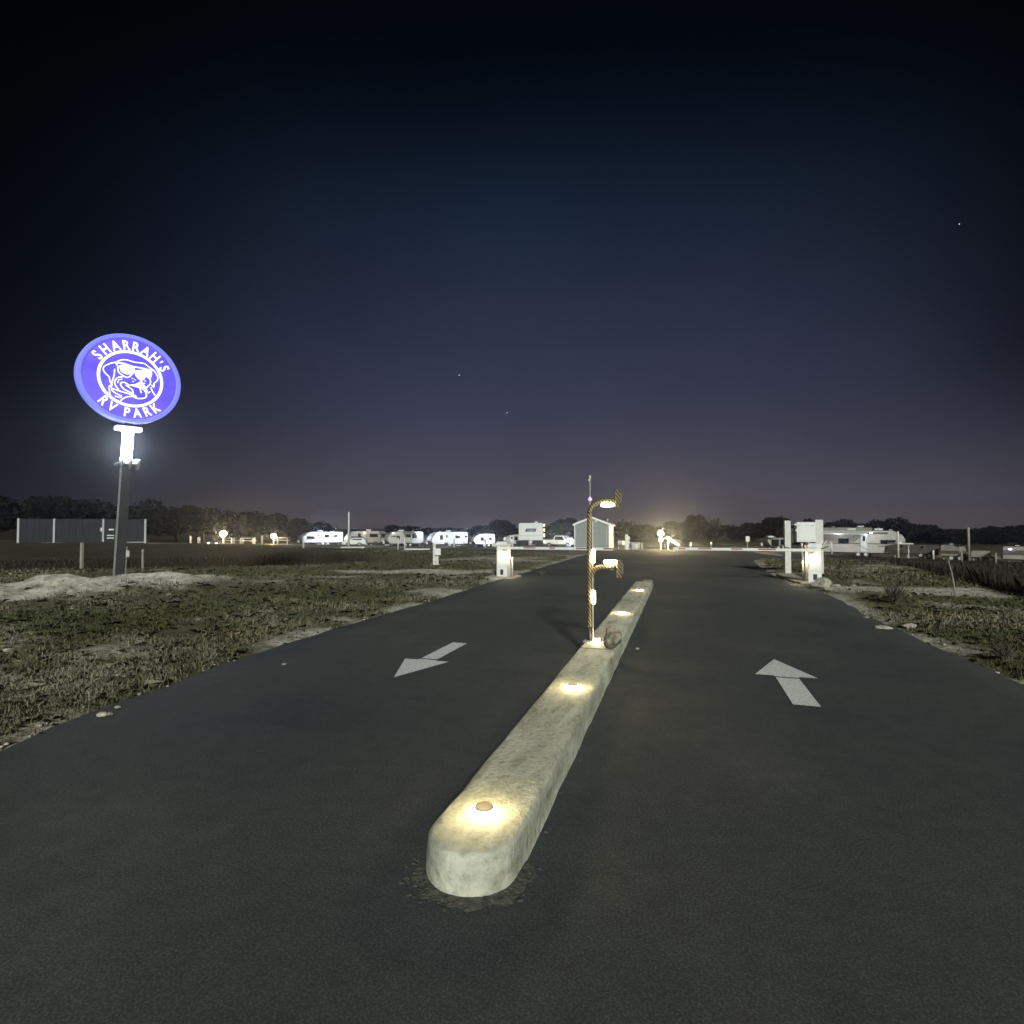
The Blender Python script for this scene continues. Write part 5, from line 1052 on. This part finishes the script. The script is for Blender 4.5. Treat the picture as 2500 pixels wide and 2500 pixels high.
# taller dim wood on the left
TL2 = 'tall dim tree in the dark wood behind the left field'
for i, (x, y, d, w) in enumerate([(-140, 1200, 95, 170), (-40, 1196, 95, 150), (60, 1205, 100, 150), (150, 1200, 95, 130), (225, 1215, 100, 120), (300, 1232, 100, 110), (360, 1215, 100, 110), (430, 1222, 105, 100), (500, 1232, 108, 90), (560, 1238, 108, 90), (620, 1245, 112, 80), (675, 1252, 115, 80), (725, 1262, 120, 70), (775, 1268, 125, 70), (820, 1282, 130, 60), (850, 1290, 140, 60)]):
    tree(x, y, d, w * 1.1, {-140: 'dim tree outside the left frame edge', -40: 'dim tree cut by the left frame edge', 60: 'dim tall tree above the left end of the privacy screen', 150: 'dim tall tree above the middle of the privacy screen', 225: 'dim tree directly left of the sign pole',
    300: 'dim tree directly behind the sign pole', 360: 'dim tree above the right end of the privacy screen', 430: 'dim tree above the slim hookup post furthest left', 500: 'dim tree left of the first warm lamp', 560: 'dim tree right behind the first warm lamp', 620: 'dim tree halfway between the two warm lamps',
    675: 'dim tree right behind the second warm lamp', 725: 'low dim tree just left of the white first trailer', 775: 'low dim tree above the nose of the white first trailer', 820: 'low dim tree above the tail of the white first trailer', 850: 'low dim tree behind the tall bare pole'}[x], False, i, 'dark wood behind the left field')
tree(598, 1248, 100, 26, 'slim pale tree standing between the two warm lamps', True, 2)

# ---------------------------------------------------------------- grass
M_gr = bpy.data.materials.new('dry_grass_blades'); M_gr.use_nodes = True; t = M_gr.node_tree; b = t.nodes['Principled BSDF']; b.inputs['Roughness'].default_value = .8; b.inputs['Specular IOR Level'].default_value = .2
at = nn(t, 'ShaderNodeAttribute', attribute_name='tint'); t.links.new(at.outputs['Color'], b.inputs['Base Color'])
def blades(name, xy, hgt, wid, cols, label, cat, lean_=.6):
    n = len(xy); x, y = xy[:, 0], xy[:, 1]; z = height(x, y) - .01
    a = nrg.uniform(0, 2 * math.pi, n); la = nrg.uniform(0, 2 * math.pi, n); ll = np.abs(nrg.normal(0, lean_, n)) * hgt
    wx, wy = np.cos(a) * wid / 2, np.sin(a) * wid / 2
    base_ = np.stack([x, y, z], -1)
    off = np.stack([wx, wy, wx * 0], -1)
    mid = base_ + np.stack([np.cos(la) * ll * .35, np.sin(la) * ll * .35, hgt * .6], -1)
    tip = base_ + np.stack([np.cos(la) * ll, np.sin(la) * ll, hgt * np.clip(1 - (ll / hgt) ** 2 * .25, .4, 1)], -1)
    v = np.stack([base_ - off, base_ + off, mid + off * .75, tip, mid - off * .75], 1).reshape(-1, 3)
    f = np.arange(n * 5).reshape(n, 5); me = fast_mesh(name, v, f, 5)
    ca = me.color_attributes.new('tint', 'FLOAT_COLOR', 'POINT'); cc = np.repeat(np.concatenate([cols, np.ones((n, 1))], 1), 5, 0).astype(np.float32); ca.data.foreach_set('color', cc.ravel())
    return tag(link(name, me, M_gr), label, cat, kind='stuff')
def img_points(n, x0, x1, y0, y1):
    px = nrg.uniform(x0, x1, n); py = nrg.uniform(y0, y1, n); k_ = (px - 1250) / F; j_ = (py - 1250) / F
    d = np.outer(k_, RT) - np.outer(j_, UP) + np.array(FWD); tt_ = -1.6 / d[:, 2]; return np.stack([d[:, 0] * tt_, d[:, 1] * tt_], -1)
def grass_cols(x, y, n):
    q = fbm(x, y, 2.3, 4); w = fbm(x + 30, y - 20, .5, 3); k_ = np.clip(.5 + (q - .5) * 3.6 + nrg.normal(0, .22, n) + (w - .5) * 1.2, 0, 1)[:, None]
    g_ = np.array([.072, .080, .034]); br = np.array([.115, .108, .062]); st = np.array([.21, .20, .145])
    c = np.where(k_ < .55, g_ + (br - g_) * k_ / .55, br + (st - br) * (k_ - .55) / .45)
    rb_ = (fbm(x - 70, y + 10, 1.4, 3) > .58)[:, None]; c = np.where(rb_, c * np.array([.95, .88, .80]), c)
    return c * nrg.uniform(.6, 1.35, n)[:, None]
def grass_patch(name, n, reg, label, left):
    xy = img_points(n, *reg); x, y = xy[:, 0], xy[:, 1]; e = edist(x, y); sa, dk = masks(x, y); dv, s, t_ = ditch(x, y)
    cl = fbm(x + 11, y + 5, .45, 3)
    ok = (e > .03) & (np.hypot(x, y) < 60) & ((x < 0) == left) & (y < 45) & (nrg.uniform(0, 1, n) > sa * .93) & (dk < .4) & (cl > .36) & ((e > .25) | (nrg.uniform(0, 1, n) < .35))
    ok &= ~((x > cr.x - .8) & (x < cr.x + .7) & (y > cr.y - .5) & (y < cr.y + 3.5)) & ~((x > cl_x - .6) & (x < cl_x + .7) & (y > cl_y - .5) & (y < cl_y + .8))
    x, y = x[ok], y[ok]; n_ = len(x); d = np.hypot(x, y); tall = .5 + 1.3 * fbm(x - 5, y + 9, .8, 3) ** 1.3
    hg = np.clip(nrg.gamma(3, .014, n_) * tall * .85 + .008, .010, .09) * (1 + d * .02); wd_ = (.0028 + d * .00065) * nrg.uniform(.6, 1.4, n_)
    blades(name, np.stack([x, y], -1), hg, wd_, grass_cols(x, y, n_), label, 'grass', 1.25)
cl_x, cl_y = cl.x, cl.y
grass_patch('grass', 280000, (-60, 1500, 1345, 1900), 'rough short dry grass on the left verge', True)
grass_patch('grass', 80000, (1700, 2560, 1345, 1720), 'patchy dry grass on the right verge', False)
# tall dark weeds on the right and in the ditch on the left
def weeds(n, side, label):
    if side > 0:
        xy = img_points(n, 1990, 2700, 1352, 1480)
        x, y = xy[:, 0], xy[:, 1]; _, dk = masks(x, y); ok = (dk > .45) & (x > 0) & (np.hypot(x, y) < 60)
        hg = nrg.uniform(.15, .6, n)
    else:
        xy = img_points(n, -80, 900, 1352, 1400); x, y = xy[:, 0], xy[:, 1]; dv, s, t_ = ditch(x, y); ok = (dv > .12) & (np.hypot(x, y) < 50)
        hg = nrg.uniform(.12, .38, n)
    x, y, hg = x[ok], y[ok], hg[ok]; n_ = len(x); d = np.hypot(x, y); hg = hg * (.5 + .9 * fbm(x, y, 1.5, 3)) * (1 - .35 * sst(18, 30, d))
    c = np.array([.030, .0235, .016]) * nrg.uniform(.4, 1.6, n_)[:, None] * (.5 + fbm(x, y + 3, 1.1, 3))[:, None]
    blades('weeds', np.stack([x, y], -1), hg, (.004 + d * .0007) * nrg.uniform(.6, 1.5, n_), c, label, 'weeds', .3)
weeds(42000, 1, 'tall dark brown weeds filling the dip on the right')
weeds(26000, -1, 'dark brown weeds in the ditch behind the round sign')
# leaning dry stalk on the right
p = P(2332, 1456); o = empty('sapling', (p.x, p.y, H(p.x, p.y)), 0, 'thin pale leaning sapling in front of the dark weeds', 'sapling'); q = 13.2 / F
bm = BM(); tube(bm, [(0, 0, -.05), (-.02, 0, .25), (-.06, .0, .55), (-.13, 0, .85)], [.02, .018, .014, .008], 6); obj('stem', bm, M_wood, o, smooth=True)
bm = BM()
for k in range(7): a = rnd.uniform(0, 6.28); z = .45 + .06 * k; tube(bm, [(-.02 - z * .12, 0, z), (-.05 - z * .12 + .1 * math.cos(a), .1 * math.sin(a), z + .14)], [.005, .002], 4)
obj('twig', bm, M_wood, o)
def shrub(px, py, r, label, n=70):
    p = P(px, py); z = H(p.x, p.y); rs = random.Random(int(px)); bm = BM()
    for k in range(n):
        a = rs.uniform(0, 6.28); u_ = rs.uniform(.1, 1) * r; hh = rs.uniform(.4, 1) * r * 1.2
        tube(bm, [(rs.gauss(0, .04), rs.gauss(0, .04), 0), (u_ * .5 * math.cos(a), u_ * .5 * math.sin(a), hh * .6), (u_ * math.cos(a + .3), u_ * math.sin(a + .3), hh)], [.007, .005, .002], 4)
    o = obj('shrub', bm, mat('dry_twigs', (.09, .075, .05), .9, noise_s=10, amt=.4) if 'dry_twigs' not in bpy.data.materials else bpy.data.materials['dry_twigs']); o.location = (p.x, p.y, z); tag(o, label, 'shrub')
shrub(2185, 1478, .42, 'bare twiggy shrub on the right verge', 110); shrub(2455, 1618, .20, 'small dry tuft bush near the right frame edge')
shrub(1232 + 90, 1405, .2, 'low dry weed tuft just right of the left gate cabinet', 50)

# stones along the verges
stn = [('white chunk of stone lying in the grass at the left frame edge', 20, 1590, .07), ('small white stone on the dark grass below the sand mound', 177, 1491, .05), ('white stone on the sandy patch right of the sign foot', 411, 1463, .06), ('bright small stone in the pale patch of the left verge', 556, 1526, .045),
       ('pale stone near the left road edge close to the camera', 287, 1732, .035), ('pair stone right at the left road edge near the camera', 268, 1748, .03), ('flat pale stone at the left road edge further left', 250, 1750, .045), ('white stone on the grass left of the left lane arrow', 745, 1466, .05), ('pebble lying on the asphalt right of the island', 1556, 1587, .03), ('small stone on the left lane edge by the grass', 694, 1625, .03)]
for i, (lb, px, py, r) in enumerate(stn):
    p = P(px, py); o = obj('stone', rock_bm(r, 60 + i, .5, 2), M_stone); z = H(p.x, p.y) if edist(np.array([p.x]), np.array([p.y]))[0] > 0 else .012; o.location = (p.x, p.y, z + r * .2); o.rotation_euler = (0, 0, rnd.uniform(0, 6)); tag(o, lb, 'stone')
M_peb = mat('pale_pebble', (.42, .39, .33), .9, noise_s=30, amt=.3); pm_ = [rock_bm(1, 80 + i, .5, 1) for i in range(4)]; pme = []
for b_ in pm_:
    m_ = bpy.data.meshes.new('pebble'); b_.to_mesh(m_); b_.free(); m_.materials.append(M_peb); pme.append(m_)
bmp = []
for k in range(150):
    y = 2.2 + 15 * rnd.random() ** 1.1; L__ = rnd.random() < .62
    ya = np.array([y]); e = abs(rnd.gauss(.10, .09)); x = float(XL(ya)[0]) - e if L__ else float(XR(ya)[0]) + e
    bmp.append((x, y, H(x, y) + .012, rnd.uniform(.007, .026) * (1.3 if rnd.random() < .1 else 1)))
V = []; Fc = []
for i, (x, y, z, r) in enumerate(bmp):
    m_ = pme[i % 4]; a = rnd.uniform(0, 6.28); c_, s_2 = math.cos(a), math.sin(a); o0 = len(V)
    for v in m_.vertices: V.append((x + r * 1.3 * (v.co.x * c_ - v.co.y * s_2), y + r * (v.co.x * s_2 + v.co.y * c_), z + r * v.co.z))
    Fc += [[o0 + q for q in pl.vertices] for pl in m_.polygons]
tag(link('gravel', fast_mesh('gravel', V, Fc, 3), M_peb), 'pale gravel scattered along both road edges', 'gravel', kind='stuff')

# stars
M_star = mat('star_glow', (1, 1, 1), 1, emit=(.8, .85, 1), es=1.6)
for px, py, lb in ((1121, 916, 'faint star in the middle of the sky left of the mast'), (2342, 547, 'faint star high at the right of the sky'), (1238, 1008, 'faintest star just above the left gate cabinet')):
    p = D(px, py, 3000); bm = BM(); bmesh.ops.create_icosphere(bm, subdivisions=1, radius=2.0, matrix=Matrix.Translation(p)); tag(obj('star', bm, M_star), lb, 'star')

# ---------------------------------------------------------------- haze added for the lamp halos
HAZE = 0.0013
if HAZE:
    bm = BM(); box(bm, -420, 420, -30, 420, -14, 17); hz = obj('haze', bm, None); m = bpy.data.materials.new('halo_haze'); m.use_nodes = True; t = m.node_tree; t.nodes.remove(t.nodes['Principled BSDF'])
    pv = nn(t, 'ShaderNodeVolumePrincipled'); pv.inputs['Density'].default_value = HAZE; pv.inputs['Color'].default_value = (.80, .88, 1, 1); pv.inputs['Anisotropy'].default_value = .9
    t.links.new(pv.outputs[0], [n for n in t.nodes if n.bl_idname == 'ShaderNodeOutputMaterial'][0].inputs['Volume']); hz.data.materials.append(m); tag(hz, 'thin haze added for the glow round the lamps', 'haze', kind='stuff')
